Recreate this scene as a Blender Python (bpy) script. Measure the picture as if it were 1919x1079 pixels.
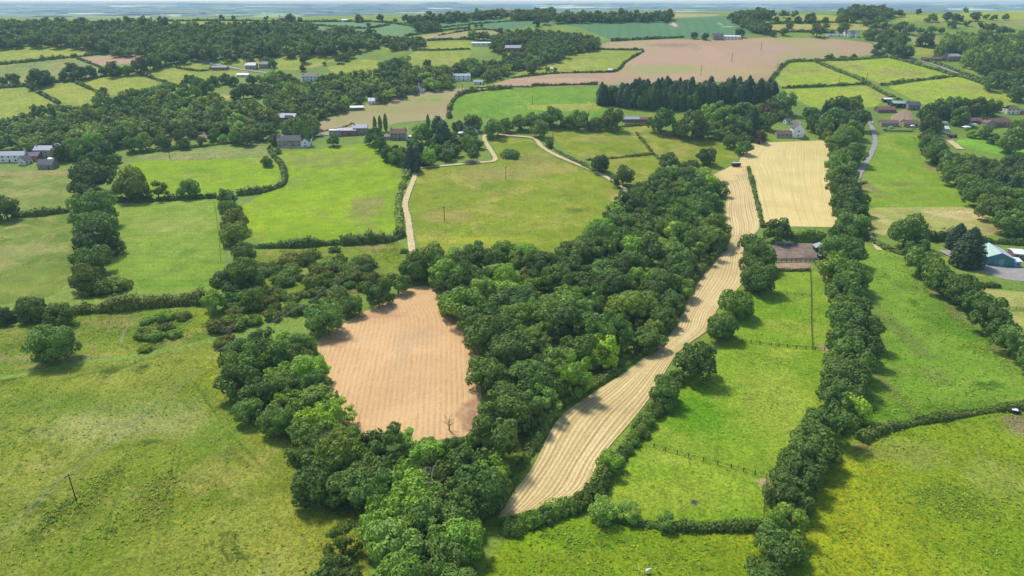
import bpy, math, random
import numpy as np
from mathutils import Vector, Matrix
from mathutils.geometry import delaunay_2d_cdt

for o in list(bpy.data.objects):
    bpy.data.objects.remove(o)
SC = bpy.context.scene
COL = SC.collection
rnd = random.Random(7)
R = math.radians

# ---------------------------------------------------------------- camera
CAM_H, PITCH, FPX = 120.0, R(22.7), 1280.0
cam_d = bpy.data.cameras.new('camera')
cam_d.sensor_width = 36.0
cam_d.lens = 36.0 * FPX / 1919.0
cam_d.clip_start, cam_d.clip_end = 1.0, 80000.0
cam = bpy.data.objects.new('camera', cam_d)
cam.location = (0, 0, CAM_H)
cam.rotation_euler = (R(90) - PITCH, 0, 0)
COL.objects.link(cam)
SC.camera = cam

# ---------------------------------------------------------------- sky, sun, exposure
SUN_EL, SUN_AZ = R(55), R(-38)          # high, beyond and to the left (azimuth from +Y)
world = bpy.data.worlds.new('World')
SC.world = world
world.use_nodes = True
wn = world.node_tree.nodes
sky = wn.new('ShaderNodeTexSky')
sky.sky_type = 'NISHITA'
sky.sun_disc = False
sky.sun_elevation = SUN_EL
sky.sun_rotation = SUN_AZ
sky.dust_density = 0.6
sky.air_density = 1.0
wn['Background'].inputs['Strength'].default_value = 0.15
world.node_tree.links.new(sky.outputs[0], wn['Background'].inputs['Color'])
sun_d = bpy.data.lights.new('sun', 'SUN')
sun_d.energy = 3.2
sun_d.angle = R(10.0)
sun_d.color = (1.0, 0.955, 0.88)
sun = bpy.data.objects.new('sun', sun_d)
sd = Vector((math.sin(SUN_AZ) * math.cos(SUN_EL), math.cos(SUN_AZ) * math.cos(SUN_EL), math.sin(SUN_EL)))
sun.rotation_euler = sd.to_track_quat('Z', 'Y').to_euler()
sun.location = (0, 0, 400)
COL.objects.link(sun)
SC.view_settings.view_transform = 'Standard'
SC.view_settings.look = 'None'
SC.view_settings.exposure = 0.32
SC.view_settings.gamma = 1.0
SC.view_settings.use_curve_mapping = False
SC.render.engine = 'CYCLES'
cy = SC.cycles
cy.max_bounces = 5
cy.diffuse_bounces = 3
cy.glossy_bounces = 2
cy.transmission_bounces = 2
cy.transparent_max_bounces = 4
cy.volume_bounces = 1
cy.use_denoising = True
try:
    cy.denoiser = 'OPENIMAGEDENOISE'
    cy.denoising_input_passes = 'RGB_ALBEDO_NORMAL'
    cy.denoising_prefilter = 'ACCURATE'
except Exception:
    pass

# ---------------------------------------------------------------- terrain
def pchip(xs, ys, xq):
    xs = np.array(xs, float); ys = np.array(ys, float)
    h = np.diff(xs); d = np.diff(ys) / h
    m = np.zeros_like(ys)
    for i in range(1, len(xs) - 1):
        if d[i-1] * d[i] > 0:
            w1, w2 = 2*h[i] + h[i-1], h[i] + 2*h[i-1]
            m[i] = (w1 + w2) / (w1 / d[i-1] + w2 / d[i])
    m[0], m[-1] = d[0], d[-1]
    i = np.clip(np.searchsorted(xs, xq) - 1, 0, len(h) - 1)
    t = (xq - xs[i]) / h[i]
    return ((1+2*t)*(1-t)**2*ys[i] + t*(1-t)**2*h[i]*m[i] + t*t*(3-2*t)*ys[i+1] + t*t*(t-1)*h[i]*m[i+1])

_PX = [-3000, -400, 0, 380, 460, 530, 590, 690, 790, 900, 1030, 1150, 1290, 1450, 1800, 2500, 4200, 6000, 9000, 14000, 30000]
_PY = [-6, -3, 0, 0.3, 2.2, 7, 13.5, 27, 42, 61, 81, 97, 104.5, 98, 60, 5, -10, 22, 55, 84, 96]
_TX = np.concatenate([np.arange(-3000, 3000, 5.0), np.arange(3000, 30001, 50.0)])
_TY = pchip(_PX, _PY, _TX)

def sstep(a, b, x):
    t = np.clip((x - a) / (b - a), 0, 1)
    return t * t * (3 - 2 * t)

def hgt(x, y):
    x = np.asarray(x, float); y = np.asarray(y, float)
    h = np.interp(y, _TX, _TY)
    h = h - 9.0 * sstep(150, -550, x) * sstep(850, 1200, y) * sstep(2600, 1700, y)
    h = h + 0.5 * np.sin(x / 61.0 + 1.3) * np.sin(y / 73.0 + 0.4) * sstep(150, 300, y)
    far = sstep(2500, 6000, y)
    h = h + far * (17 * np.sin(x / 1310 + y / 2300) * np.sin(y / 720 + 0.7 + x / 3200) + 10 * np.sin(x / 610 + 2.0 + y / 900) * np.sin(y / 310 + x / 1300))
    return h

def hz(x, y):
    return float(hgt(x, y))

_T = np.concatenate([np.arange(60, 1800, 3.0), np.arange(1800, 30000, 60.0)])
_sp, _cp = math.sin(PITCH), math.cos(PITCH)

def unproject(px, py, dz=0.0):
    """ground point (world x, y, z of terrain) seen at a photograph pixel; dz: at that height above the ground"""
    u, v = (px - 959.5) / FPX, -(py - 539.5) / FPX
    d = np.array([u, _cp + v * _sp, -_sp + v * _cp])
    d /= np.linalg.norm(d)
    P = np.outer(_T, d); P[:, 2] += CAM_H
    g = P[:, 2] - hgt(P[:, 0], P[:, 1]) - dz
    k = np.nonzero(g < 0)[0]
    if len(k) == 0:
        i = int(np.argmin(np.where(_T < 1500, g, 1e9)))
        t = _T[i]
    else:
        i = k[0]
        a, b = _T[max(i - 1, 0)], _T[i]
        for _ in range(18):
            m = 0.5 * (a + b)
            if CAM_H + m * d[2] - hz(m * d[0], m * d[1]) - dz < 0: b = m
            else: a = m
        t = b
    x, y = t * d[0], t * d[1]
    return Vector((x, y, hz(x, y)))

def depth(p):
    return p[1] * _cp - (p[2] - CAM_H) * _sp

def project(p):
    dz = depth(p)
    v = (p[1] * _sp + (p[2] - CAM_H) * _cp) / dz
    return 959.5 + FPX * p[0] / dz, 539.5 - FPX * v

# ---------------------------------------------------------------- helpers
def lin(r, g, b, k=1.0):
    f = lambda c: (c / 255 / 12.92 if c / 255 <= 0.04045 else ((c / 255 + 0.055) / 1.055) ** 2.4)
    return (f(r) * k, f(g) * k, f(b) * k, 1.0)

def mesh_obj(name, V, F, mats, parent=None, mi=None, smooth=False):
    me = bpy.data.meshes.new(name)
    me.from_pydata([tuple(v) for v in V], [], [tuple(f) for f in F])
    for m in (mats if isinstance(mats, (list, tuple)) else [mats]):
        me.materials.append(m)
    if mi is not None:
        me.polygons.foreach_set('material_index', np.asarray(mi, dtype=np.int32))
    if smooth:
        me.polygons.foreach_set('use_smooth', np.ones(len(me.polygons), dtype=bool))
    me.update()
    o = bpy.data.objects.new(name, me)
    COL.objects.link(o)
    if parent is not None:
        o.parent = parent
    return o

def tag(o, label=None, cat=None, group=None, kind=None):
    if label: o['label'] = label
    if cat: o['category'] = cat
    if group: o['group'] = group
    if kind: o['kind'] = kind
    return o

def empty(name, loc, rz=0.0, label=None, cat=None, group=None):
    o = bpy.data.objects.new(name, None)
    o.location = loc
    o.rotation_euler = (0, 0, rz)
    o.empty_display_size = 0.5
    COL.objects.link(o)
    return tag(o, label, cat, group)

class MB:
    """collects boxes, prisms and bars into one mesh"""
    def __init__(s): s.V, s.F = [], []
    def add(s, V, F):
        n = len(s.V); s.V += [tuple(v) for v in V]; s.F += [tuple(i + n for i in f) for f in F]; return s
    def box(s, x0, x1, y0, y1, z0, z1):
        return s.add([(x0,y0,z0),(x1,y0,z0),(x1,y1,z0),(x0,y1,z0),(x0,y0,z1),(x1,y0,z1),(x1,y1,z1),(x0,y1,z1)],
                     [(3,2,1,0),(4,5,6,7),(0,1,5,4),(1,2,6,5),(2,3,7,6),(3,0,4,7)])
    def bar(s, a, b, r0, r1=None, n=6):
        r1 = r0 if r1 is None else r1
        a, b = Vector(a), Vector(b)
        q = (b - a).to_track_quat('Z', 'Y')
        V = []
        for c, r in ((a, r0), (b, r1)):
            for i in range(n):
                V.append(c + q @ Vector((r*math.cos(2*math.pi*i/n), r*math.sin(2*math.pi*i/n), 0)))
        F = [(i, (i+1) % n, n + (i+1) % n, n + i) for i in range(n)] + [tuple(range(n-1, -1, -1)), tuple(range(n, 2*n))]
        return s.add(V, F)
    def build(s, name, mat, parent=None, smooth=False):
        return mesh_obj(name, s.V, s.F, mat, parent, smooth=smooth)

# ---------------------------------------------------------------- materials
class NT:
    def __init__(s, name):
        s.m = bpy.data.materials.new(name); s.m.use_nodes = True
        s.t = s.m.node_tree; s.n = s.t.nodes
        s.b = s.n['Principled BSDF']
        s.b.inputs['Specular IOR Level'].default_value = 0.25
        s.b.inputs['Roughness'].default_value = 0.85
    def new(s, ty, **k):
        nd = s.n.new(ty)
        for a, v in k.items(): setattr(nd, a, v)
        return nd
    def link(s, a, b): s.t.links.new(a, b)
    def pos(s, scale=(1,1,1), rot=0.0, uv=False):
        if uv:
            src = s.new('ShaderNodeUVMap').outputs[0]
        else:
            src = s.new('ShaderNodeNewGeometry').outputs['Position']
        mp = s.new('ShaderNodeMapping')
        mp.inputs['Scale'].default_value = scale
        mp.inputs['Rotation'].default_value = (0, 0, rot)
        s.link(src, mp.inputs['Vector'])
        return mp.outputs[0]
    def noise(s, vec, scale, detail=3.0, rough=0.55, dist=0.0):
        nd = s.new('ShaderNodeTexNoise')
        nd.inputs['Scale'].default_value = scale
        nd.inputs['Detail'].default_value = detail
        nd.inputs['Roughness'].default_value = rough
        nd.inputs['Distortion'].default_value = dist
        s.link(vec, nd.inputs['Vector'])
        return nd.outputs['Fac']
    def ramp(s, fac, stops):
        nd = s.new('ShaderNodeValToRGB')
        e = nd.color_ramp.elements
        while len(e) < len(stops): e.new(0.5)
        for el, (p, c) in zip(e, stops):
            el.position = p
            el.color = c if isinstance(c, (tuple, list)) else (c, c, c, 1)
        s.link(fac, nd.inputs['Fac'])
        return nd.outputs['Color']
    def mix(s, fac, a, b, mode='MIX'):
        nd = s.new('ShaderNodeMix', data_type='RGBA', blend_type=mode)
        for sock, v in ((nd.inputs[0], fac), (nd.inputs[6], a), (nd.inputs[7], b)):
            if isinstance(v, (int, float)): sock.default_value = v
            elif isinstance(v, (tuple, list)): sock.default_value = v
            else: s.link(v, sock)
        return nd.outputs[2]
    def math(s, op, a, b=0.0):
        nd = s.new('ShaderNodeMath', operation=op)
        for i, v in ((0, a), (1, b)):
            if isinstance(v, (int, float)): nd.inputs[i].default_value = v
            else: s.link(v, nd.inputs[i])
        return nd.outputs[0]
    def bump(s, fac, strength=0.4, distance=0.3):
        nd = s.new('ShaderNodeBump')
        nd.inputs['Strength'].default_value = strength
        nd.inputs['Distance'].default_value = distance
        s.link(fac, nd.inputs['Height'])
        s.link(nd.outputs[0], s.b.inputs['Normal'])
    def out(s, col): s.link(col, s.b.inputs['Base Color']); return s.m

def plain(name, c, rough=0.8, var=0.25, sc=1.5, spec=0.3, metal=0.0):
    t = NT(name)
    p = t.pos()
    f = t.noise(p, sc, 4.0)
    lo = tuple(x * (1 - var) for x in c[:3]) + (1,); hi = tuple(min(1, x * (1 + var)) for x in c[:3]) + (1,)
    t.b.inputs['Roughness'].default_value = rough
    t.b.inputs['Specular IOR Level'].default_value = spec
    t.b.inputs['Metallic'].default_value = metal
    return t.out(t.ramp(f, [(0.3, lo), (0.7, hi)]))

def add_blots(t, c, blots):
    # worn, dry, damp or simply darker areas with ragged edges: (pixel x, y, half width m, half depth m, colour, amount)
    # or worn lines: (pixel x, y, pixel x, y, half width m, colour, amount)
    for bl in blots:
        if len(bl) == 6:
            px, py, rx, ry, col, amt = bl
            q = unproject(px, py); rot = 0.0
        else:
            a, b2 = unproject(bl[0], bl[1]), unproject(bl[2], bl[3])
            q = (a + b2) / 2; rx, ry = (b2 - a).length / 2, bl[4]
            rot = math.atan2(b2.y - a.y, b2.x - a.x); col, amt = bl[5], bl[6]
        mp = t.new('ShaderNodeMapping', vector_type='TEXTURE')
        mp.inputs['Location'].default_value = (q.x, q.y, 0); mp.inputs['Scale'].default_value = (rx, ry, 1e6)
        mp.inputs['Rotation'].default_value = (0, 0, rot)
        t.link(t.new('ShaderNodeNewGeometry').outputs['Position'], mp.inputs['Vector'])
        ln = t.new('ShaderNodeVectorMath', operation='LENGTH'); t.link(mp.outputs[0], ln.inputs[0])
        nz = t.noise(t.pos(), 0.11 if len(bl) == 6 else 0.3, 6.0, 0.72, 0.5)
        d = t.math('ADD', ln.outputs['Value'], t.math('MULTIPLY', t.math('SUBTRACT', nz, 0.5), 2.6 if len(bl) == 6 else 2.0))
        c = t.mix(t.ramp(d, [(0.45, amt), (1.15, 0.0)]), c, col)
    return c

_off = [0]
def grass(name, base, alt, dry=None, dry_at=0.62, yellow=None, yel_at=0.66, dark=None, dark_at=0.66, big=0.012, tex=1.0, streak=None, bump=0.5, blots=()):
    """pasture: two greens in large drifts, dry and flowering patches, tussocky grain"""
    t = NT(name)
    _off[0] += 1
    p = t.pos()
    off = t.new('ShaderNodeVectorMath', operation='ADD')
    off.inputs[1].default_value = (137.3 * _off[0], 71.7 * _off[0], 0)
    t.link(p, off.inputs[0]); p = off.outputs[0]
    b1 = t.noise(p, big, 5.0, 0.6, 0.4)
    c = t.mix(t.ramp(b1, [(0.38, 0.0), (0.62, 1.0)]), base, alt)
    med = t.noise(p, 0.09, 5.0, 0.65, 0.6)
    if dry:
        f = t.noise(p, big * 1.9, 6.0, 0.68, 0.8)
        c = t.mix(t.ramp(f, [(dry_at - 0.06, 0.0), (dry_at + 0.07, 0.85)]), c, dry)
    if dark:
        f = t.noise(p, 0.055, 5.0, 0.72, 0.5)
        c = t.mix(t.ramp(f, [(dark_at - 0.03, 0.0), (dark_at + 0.05, 0.8)]), c, dark)
    if yellow:
        f = t.math('MULTIPLY', t.noise(p, 0.02, 3.0), t.noise(p, 0.55, 4.0, 0.8))
        c = t.mix(t.ramp(f, [(yel_at * 0.42, 0.0), (yel_at * 0.42 + 0.09, 0.9)]), c, yellow)
    c = add_blots(t, c, blots)
    c = t.mix(1.0, c, t.ramp(med, [(0.32, (0.80, 0.82, 0.74, 1)), (0.68, (1.18, 1.16, 1.14, 1))]), 'MULTIPLY')
    fine = t.noise(p, 1.5 * tex, 4.0, 0.8)
    c = t.mix(1.0, c, t.ramp(fine, [(0.36, (0.46, 0.54, 0.42, 1)), (0.64, (1.50, 1.44, 1.40, 1))]), 'MULTIPLY')
    spot = t.noise(p, 0.33, 3.0, 0.6)
    c = t.mix(t.ramp(spot, [(0.66, 0.0), (0.72, 0.55)]), c, tuple(v * 0.45 for v in base[:3]) + (1,))
    if streak is not None:      # mowing / tramlines in a direction (degrees), spacing metres
        ang, spc, amt = streak
        q = t.pos((1, 1, 1), R(ang))
        w = t.new('ShaderNodeTexWave', wave_type='BANDS', bands_direction='X')
        w.inputs['Scale'].default_value = 0.314 / spc
        w.inputs['Distortion'].default_value = 1.2
        w.inputs['Detail'].default_value = 3.0
        w.inputs['Detail Scale'].default_value = 0.4
        t.link(q, w.inputs['Vector'])
        c = t.mix(amt, c, t.ramp(w.outputs['Fac'], [(0.0, (0.72, 0.76, 0.7, 1)), (0.22, (1.03, 1.03, 1.02, 1))]), 'MULTIPLY')
    t.bump(fine, bump, 0.5)
    t.b.inputs['Specular IOR Level'].default_value = 0.08
    return t.out(c)
# ---------------------------------------------------------------- ground sheet
def axis(lo, hi, step, far, n, both):
    core = np.arange(lo, hi + 0.1, step)
    g = np.geomspace(step, far, n)
    up = hi + np.cumsum(g)
    if both:
        return np.concatenate([(lo - np.cumsum(g))[::-1], core, up])
    return np.concatenate([core, up])

GX = axis(-1300, 1300, 10, 1800, 46, True)
GY = axis(-400, 1700, 10, 700, 90, False)
def build_ground():
    t = NT('ground_grass')
    p = t.pos()
    a = t.mix(t.ramp(t.noise(p, 0.02, 4.0), [(0.35, 0.0), (0.65, 1.0)]), lin(122, 142, 42), lin(104, 126, 38))
    a = t.mix(1.0, a, t.ramp(t.noise(p, 0.75, 6.0, 0.85), [(0.36, 0.5), (0.64, 1.45)]), 'MULTIPLY')
    v = t.new('ShaderNodeTexVoronoi', feature='F1')
    v.inputs['Scale'].default_value = 0.0028
    v.inputs['Randomness'].default_value = 0.95
    pw = t.new('ShaderNodeVectorMath', operation='ADD')
    t.link(p, pw.inputs[0])
    nz = t.new('ShaderNodeTexNoise'); nz.inputs['Scale'].default_value = 0.004
    t.link(p, nz.inputs['Vector'])
    sc = t.new('ShaderNodeVectorMath', operation='SCALE'); sc.inputs['Scale'].default_value = 220
    t.link(nz.outputs['Color'], sc.inputs[0]); t.link(sc.outputs[0], pw.inputs[1])
    t.link(pw.outputs[0], v.inputs['Vector'])
    sp = t.new('ShaderNodeSeparateColor'); t.link(v.outputs['Color'], sp.inputs[0])
    patch = t.ramp(sp.outputs[0], [(0.0, lin(60, 92, 38)), (0.22, lin(140, 164, 70)), (0.4, lin(44, 72, 36)), (0.6, lin(186, 190, 100)), (0.78, lin(70, 104, 44)), (0.9, lin(240, 220, 165))])
    for e in t.n:
        if e.type == 'VALTORGB' and len(e.color_ramp.elements) == 6: e.color_ramp.interpolation = 'CONSTANT'
    woods = t.noise(p, 0.0009, 8.0, 0.66, 0.6)
    patch = t.mix(t.ramp(woods, [(0.50, 0.0), (0.53, 1.0)]), patch, lin(34, 52, 26))
    town = t.math('MULTIPLY', t.ramp(t.noise(p, 0.00055, 3.0), [(0.56, 0.0), (0.62, 1.0)]), t.ramp(t.noise(p, 0.03, 2.0, 0.9), [(0.55, 0.0), (0.6, 0.85)]))
    patch = t.mix(town, patch, lin(190, 176, 165))
    g = t.new('ShaderNodeSeparateXYZ'); t.link(t.new('ShaderNodeNewGeometry').outputs['Position'], g.inputs[0])
    mr = t.new('ShaderNodeMapRange'); mr.inputs['From Min'].default_value = 1280; mr.inputs['From Max'].default_value = 1420
    t.link(g.outputs['Y'], mr.inputs['Value'])
    m = t.out(t.mix(mr.outputs[0], a, patch))
    X, Y = np.meshgrid(GX, GY)
    V = np.stack([X.ravel(), Y.ravel(), hgt(X, Y).ravel()], 1)
    nx = len(GX)
    i, j = np.meshgrid(np.arange(nx - 1), np.arange(len(GY) - 1))
    q = (j * nx + i).ravel()
    F = np.stack([q, q + 1, q + nx + 1, q + nx], 1)
    o = mesh_obj('ground', V.tolist(), F.tolist(), m, smooth=True)
    tag(o, 'rolling green countryside running out to distant hazy hills', 'ground', kind='structure')
build_ground()

def densify(pts, step, closed=True):
    out = []
    n = len(pts)
    for i in range(n if closed else n - 1):
        a, b = pts[i], pts[(i + 1) % n]
        k = max(1, int((Vector(b[:2]) - Vector(a[:2])).length / step))
        for j in range(k):
            out.append((a[0] + (b[0]-a[0])*j/k, a[1] + (b[1]-a[1])*j/k))
    if not closed: out.append(tuple(pts[-1][:2]))
    return out

def inpoly(x, y, P):
    c = np.zeros(np.shape(x), bool)
    n = len(P)
    for i in range(n):
        x1, y1 = P[i][0], P[i][1]; x2, y2 = P[(i+1) % n][0], P[(i+1) % n][1]
        if y1 == y2: continue
        c ^= ((y1 > y) != (y2 > y)) & (x < (x2 - x1) * (y - y1) / (y2 - y1) + x1)
    return c

def smooth_poly(P, n=1):
    for _ in range(n):
        Q = []
        for i in range(len(P)):
            a, b = P[i], P[(i+1) % len(P)]
            L = math.hypot(b[0]-a[0], b[1]-a[1]); f = min(0.2, 5.0 / max(L, 1e-6)); g = 1 - f
            Q += [(a[0]*g + b[0]*f, a[1]*g + b[1]*f), (a[0]*f + b[0]*g, a[1]*f + b[1]*g)]
        P = Q
    return P

def world_poly(px, dz=0.0):
    return [tuple(unproject(x, y, dz)[:2]) for x, y in px]

def field(name, px, mat, label, lift=0.14, cell=11.0, cat='field', wpoly=None, jit=0.35):
    P = wpoly or world_poly(px)
    P = smooth_poly(P, 1)
    B = densify(P, min(6.0, cell))
    B = [(x + rnd.uniform(-jit, jit), y + rnd.uniform(-jit, jit)) for x, y in B]
    xs = [p[0] for p in B]; ys = [p[1] for p in B]
    gx, gy = np.meshgrid(np.arange(min(xs) + cell/2, max(xs), cell), np.arange(min(ys) + cell/2, max(ys), cell))
    ins = inpoly(gx, gy, B)
    verts = [Vector(p) for p in B] + [Vector((float(a), float(b))) for a, b in zip(gx[ins], gy[ins])]
    n = len(B)
    r = delaunay_2d_cdt(verts, [], [list(range(n))], 1, 1e-4)
    co, faces = r[0], r[2]
    V2 = np.array([(v.x, v.y) for v in co])
    edge = np.array([any(k < n for k in ov) for ov in r[3]])
    z = hgt(V2[:, 0], V2[:, 1]) + np.where(edge, 0.02, lift)
    o = mesh_obj(name, np.column_stack([V2, z]).tolist(), faces, mat, smooth=True)
    return tag(o, label, cat, kind='structure')

def ribbon(name, px, width, mat, label=None, lift=0.22, cat='path', wobble=0.3, kind='structure', step=3.0, wpts=None, taper=None):
    """a track laid over the ground along photograph pixels, width in metres"""
    W = wpts or [tuple(unproject(x, y)[:2]) for x, y in px]
    W = catmull(W, step)
    V, F, UV = [], [], []
    L = 0
    for i, p in enumerate(W):
        a = W[max(i-1, 0)]; b = W[min(i+1, len(W)-1)]
        d = Vector((b[0]-a[0], b[1]-a[1])).normalized(); nrm = Vector((-d.y, d.x))
        hw = width / 2 * (1 + wobble * rnd.uniform(-0.5, 0.5))
        for s in (-1, -0.33, 0.33, 1):
            x, y = p[0] + nrm.x*hw*s, p[1] + nrm.y*hw*s
            V.append((x, y, hz(x, y) + lift))
        if i:
            k = 4*i
            for s in range(3):
                F.append((k-4+s, k-3+s, k+1+s, k+s))
    o = mesh_obj(name, V, F, mat, smooth=True)
    return tag(o, label, cat, kind=kind)

def catmull(P, step):
    P = [Vector(p[:2]) for p in P]
    Q = [P[0] * 2 - P[1]] + P + [P[-1] * 2 - P[-2]]
    out = []
    for i in range(1, len(Q) - 2):
        p0, p1, p2, p3 = Q[i-1:i+3]
        k = max(1, int((p2 - p1).length / step))
        for j in range(k):
            t = j / k
            out.append(tuple(0.5 * ((2*p1) + (p2-p0)*t + (2*p0 - 5*p1 + 4*p2 - p3)*t*t + (3*p1 - p0 - 3*p2 + p3)*t**3)))
    out.append(tuple(P[-1]))
    return out

def swathe_field(name, pairs, rows, mat, label, amp=0.22, lift=0.16, step=3.0):
    """harvested strip with raised straw rows running along it: pairs of left and right edge pixels"""
    Lp = [tuple(unproject(*a)[:2]) for a, b in pairs]; Rp = [tuple(unproject(*b)[:2]) for a, b in pairs]
    # same parameter on both edges
    def both():
        outL, outR = [], []
        QL = [Vector(p) for p in Lp]; QR = [Vector(p) for p in Rp]
        QL = [QL[0]*2 - QL[1]] + QL + [QL[-1]*2 - QL[-2]]; QR = [QR[0]*2 - QR[1]] + QR + [QR[-1]*2 - QR[-2]]
        for i in range(1, len(QL) - 2):
            k = max(2, int(max((QL[i+1]-QL[i]).length, (QR[i+1]-QR[i]).length) / step))
            for j in range(k):
                t = j / k
                for Q, o in ((QL, outL), (QR, outR)):
                    p0, p1, p2, p3 = Q[i-1:i+3]
                    o.append(0.5 * ((2*p1) + (p2-p0)*t + (2*p0 - 5*p1 + 4*p2 - p3)*t*t + (3*p1 - p0 - 3*p2 + p3)*t**3))
        outL.append(Vector(Lp[-1])); outR.append(Vector(Rp[-1]))
        return outL, outR
    A, B = both()
    nu = rows * 6 + 1
    u = np.linspace(0, 1, nu)
    V = []
    rg = np.random.default_rng(3)
    rowh = rg.random(rows + 1)
    for i, (a, b) in enumerate(zip(A, B)):
        wob = 0.3 * math.sin(i * 0.03)
        x = a.x + (b.x - a.x) * u; y = a.y + (b.y - a.y) * u
        ridge = np.maximum(0, np.cos((u * rows + wob / 2) * 2 * math.pi)) ** 1.5
        z = hgt(x, y) + lift + amp * ridge * (0.75 + 0.5 * rowh[np.clip(np.round(u * rows).astype(int), 0, rows)])
        V.append(np.column_stack([x, y, z]))
    V = np.concatenate(V)
    F = []
    for i in range(len(A) - 1):
        k = i * nu
        F += [(k+j, k+j+1, k+nu+j+1, k+nu+j) for j in range(nu - 1)]
    o = mesh_obj(name, V.tolist(), F, mat, smooth=True)
    uvl = o.data.uv_layers.new(name='UVMap')
    vi = np.zeros(len(o.data.loops), dtype=np.int32); o.data.loops.foreach_get('vertex_index', vi)
    uv = np.column_stack([u[vi % nu] * rows, (vi // nu) * step])
    uvl.data.foreach_set('uv', uv.astype(np.float32).ravel())
    return tag(o, label, 'field', kind='structure')

def straw_mat(name, pale, mid, green, amt=0.5, cosw=0.065):
    t = NT(name)
    q = t.pos(uv=True)
    sx = t.new('ShaderNodeSeparateXYZ'); t.link(q, sx.inputs[0])
    wob = t.noise(t.pos((0.3, 0.006, 1), uv=True), 3.0, 4.0, 0.7)
    ph = t.math('ADD', sx.outputs[0], t.math('MULTIPLY', wob, 0.2))
    cs = t.math('COSINE', t.math('MULTIPLY', ph, 2 * math.pi))
    p = t.pos()
    streak = t.noise(t.pos((3.2, 0.012, 1), uv=True), 1.0, 2.0, 0.6)
    f = t.math('ADD', t.math('MULTIPLY', cs, cosw), t.math('ADD', t.math('MULTIPLY', streak, 0.6), t.math('MULTIPLY', t.noise(t.pos((0.9, 0.008, 1), uv=True), 1.0, 3.0, 0.6), 0.4)))
    c = t.ramp(f, [(0.25, green), (0.5, mid), (0.72, pale)])
    c = t.mix(amt, c, mid)
    big = t.noise(p, 0.03, 4.0, 0.6)
    c = t.mix(t.ramp(big, [(0.45, 0.0), (0.75, 0.5)]), c, green)
    c = t.mix(1.0, c, t.ramp(t.noise(p, 1.1, 5.0, 0.8), [(0.2, 0.68), (0.8, 1.28)]), 'MULTIPLY')
    t.bump(t.noise(p, 1.5, 4.0, 0.8), 0.6, 0.2)
    return t.out(c)

def arable(name, c1, c2, c3, ang, spc, amt=0.6, tint=None, big=0.012, bend=None, blots=()):
    """worked or sown ground with drill rows; ang: row direction in degrees"""
    t = NT(name)
    p = t.pos()
    warp = t.noise(p, 0.02, 3.0)
    q = t.pos((1, 1, 1), R(ang))
    sx = t.new('ShaderNodeSeparateXYZ'); t.link(q, sx.inputs[0])
    xx = sx.outputs[0]
    if bend:
        sy = t.new('ShaderNodeSeparateXYZ'); t.link(p, sy.inputs[0])
        dy = t.math('MAXIMUM', t.math('SUBTRACT', sy.outputs[1], bend[0]), 0.0)
        xx = t.math('ADD', xx, t.math('MULTIPLY', t.math('MULTIPLY', dy, dy), bend[1]))
    ph = t.math('ADD', t.math('MULTIPLY', xx, 2 * math.pi / spc), t.math('MULTIPLY', warp, 0.4))
    cs = t.math('ADD', t.math('MULTIPLY', t.math('COSINE', ph), 0.16), t.noise(t.pos((1.5, 0.08, 1), R(ang)), 1.0, 4.0, 0.75))
    b = t.noise(p, big, 5.0, 0.62, 0.6)
    c = t.mix(t.ramp(b, [(0.36, 0.0), (0.64, 1.0)]), c1, c2)
    c = t.mix(t.math('MULTIPLY', t.ramp(cs, [(0.28, 1.0), (0.5, 0.0)]), t.math('MULTIPLY', t.ramp(t.noise(p, 0.07, 4.0, 0.7), [(0.35, 0.35), (0.6, 1.0)]), amt)), c, c3)
    if tint:
        c = t.mix(t.ramp(t.noise(p, big * 0.8, 4.0, 0.6, 0.3), [(0.5, 0.0), (0.68, 0.8)]), c, tint)
    c = add_blots(t, c, blots)
    fine = t.noise(p, 1.3, 5.0, 0.8)
    c = t.mix(1.0, c, t.ramp(fine, [(0.2, 0.72), (0.8, 1.26)]), 'MULTIPLY')
    t.bump(t.math('ADD', cs, t.math('MULTIPLY', fine, 0.4)), 0.6, 0.25)
    return t.out(c)

K = 0.92
g_ = lambda r, g, b: lin(r, g, b, K)
M = {}
M['meadow'] = grass('meadow_grass', g_(118, 136, 34), g_(148, 152, 60), dry=g_(168, 164, 92), dry_at=0.59, yellow=g_(180, 172, 28), yel_at=0.74, dark=g_(66, 86, 26), dark_at=0.61, big=0.017, bump=0.9, blots=[(180, 925, 4, 16, g_(98, 100, 40), 0.5), (293, 930, 5, 13, g_(102, 98, 42), 0.5), (110, 960, 3, 14, g_(74, 86, 30), 0.6), (230, 790, 40, 14, g_(172, 170, 104), 0.6), (120, 760, 50, 10, g_(110, 136, 40), 0.6), (420, 800, 10, 25, g_(104, 136, 36), 0.6), (400, 890, 16, 12, g_(176, 164, 84), 0.45), (352, 700, 420, 800, 0.7, g_(86, 116, 30), 0.7), (420, 800, 520, 905, 0.7, g_(86, 116, 30), 0.6), (520, 905, 575, 955, 0.7, g_(86, 116, 30), 0.5), (345, 800, 300, 1075, 0.6, g_(90, 112, 32), 0.5), (335, 800, 288, 1075, 0.5, g_(90, 112, 32), 0.45), (250, 800, 182, 1075, 0.6, g_(90, 112, 32), 0.45), (72, 790, 5, 935, 0.5, g_(92, 114, 32), 0.4), (20, 735, 380, 650, 1.2, g_(96, 122, 34), 0.6), (350, 690, 250, 790, 0.7, g_(150, 150, 84), 0.5)])
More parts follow.
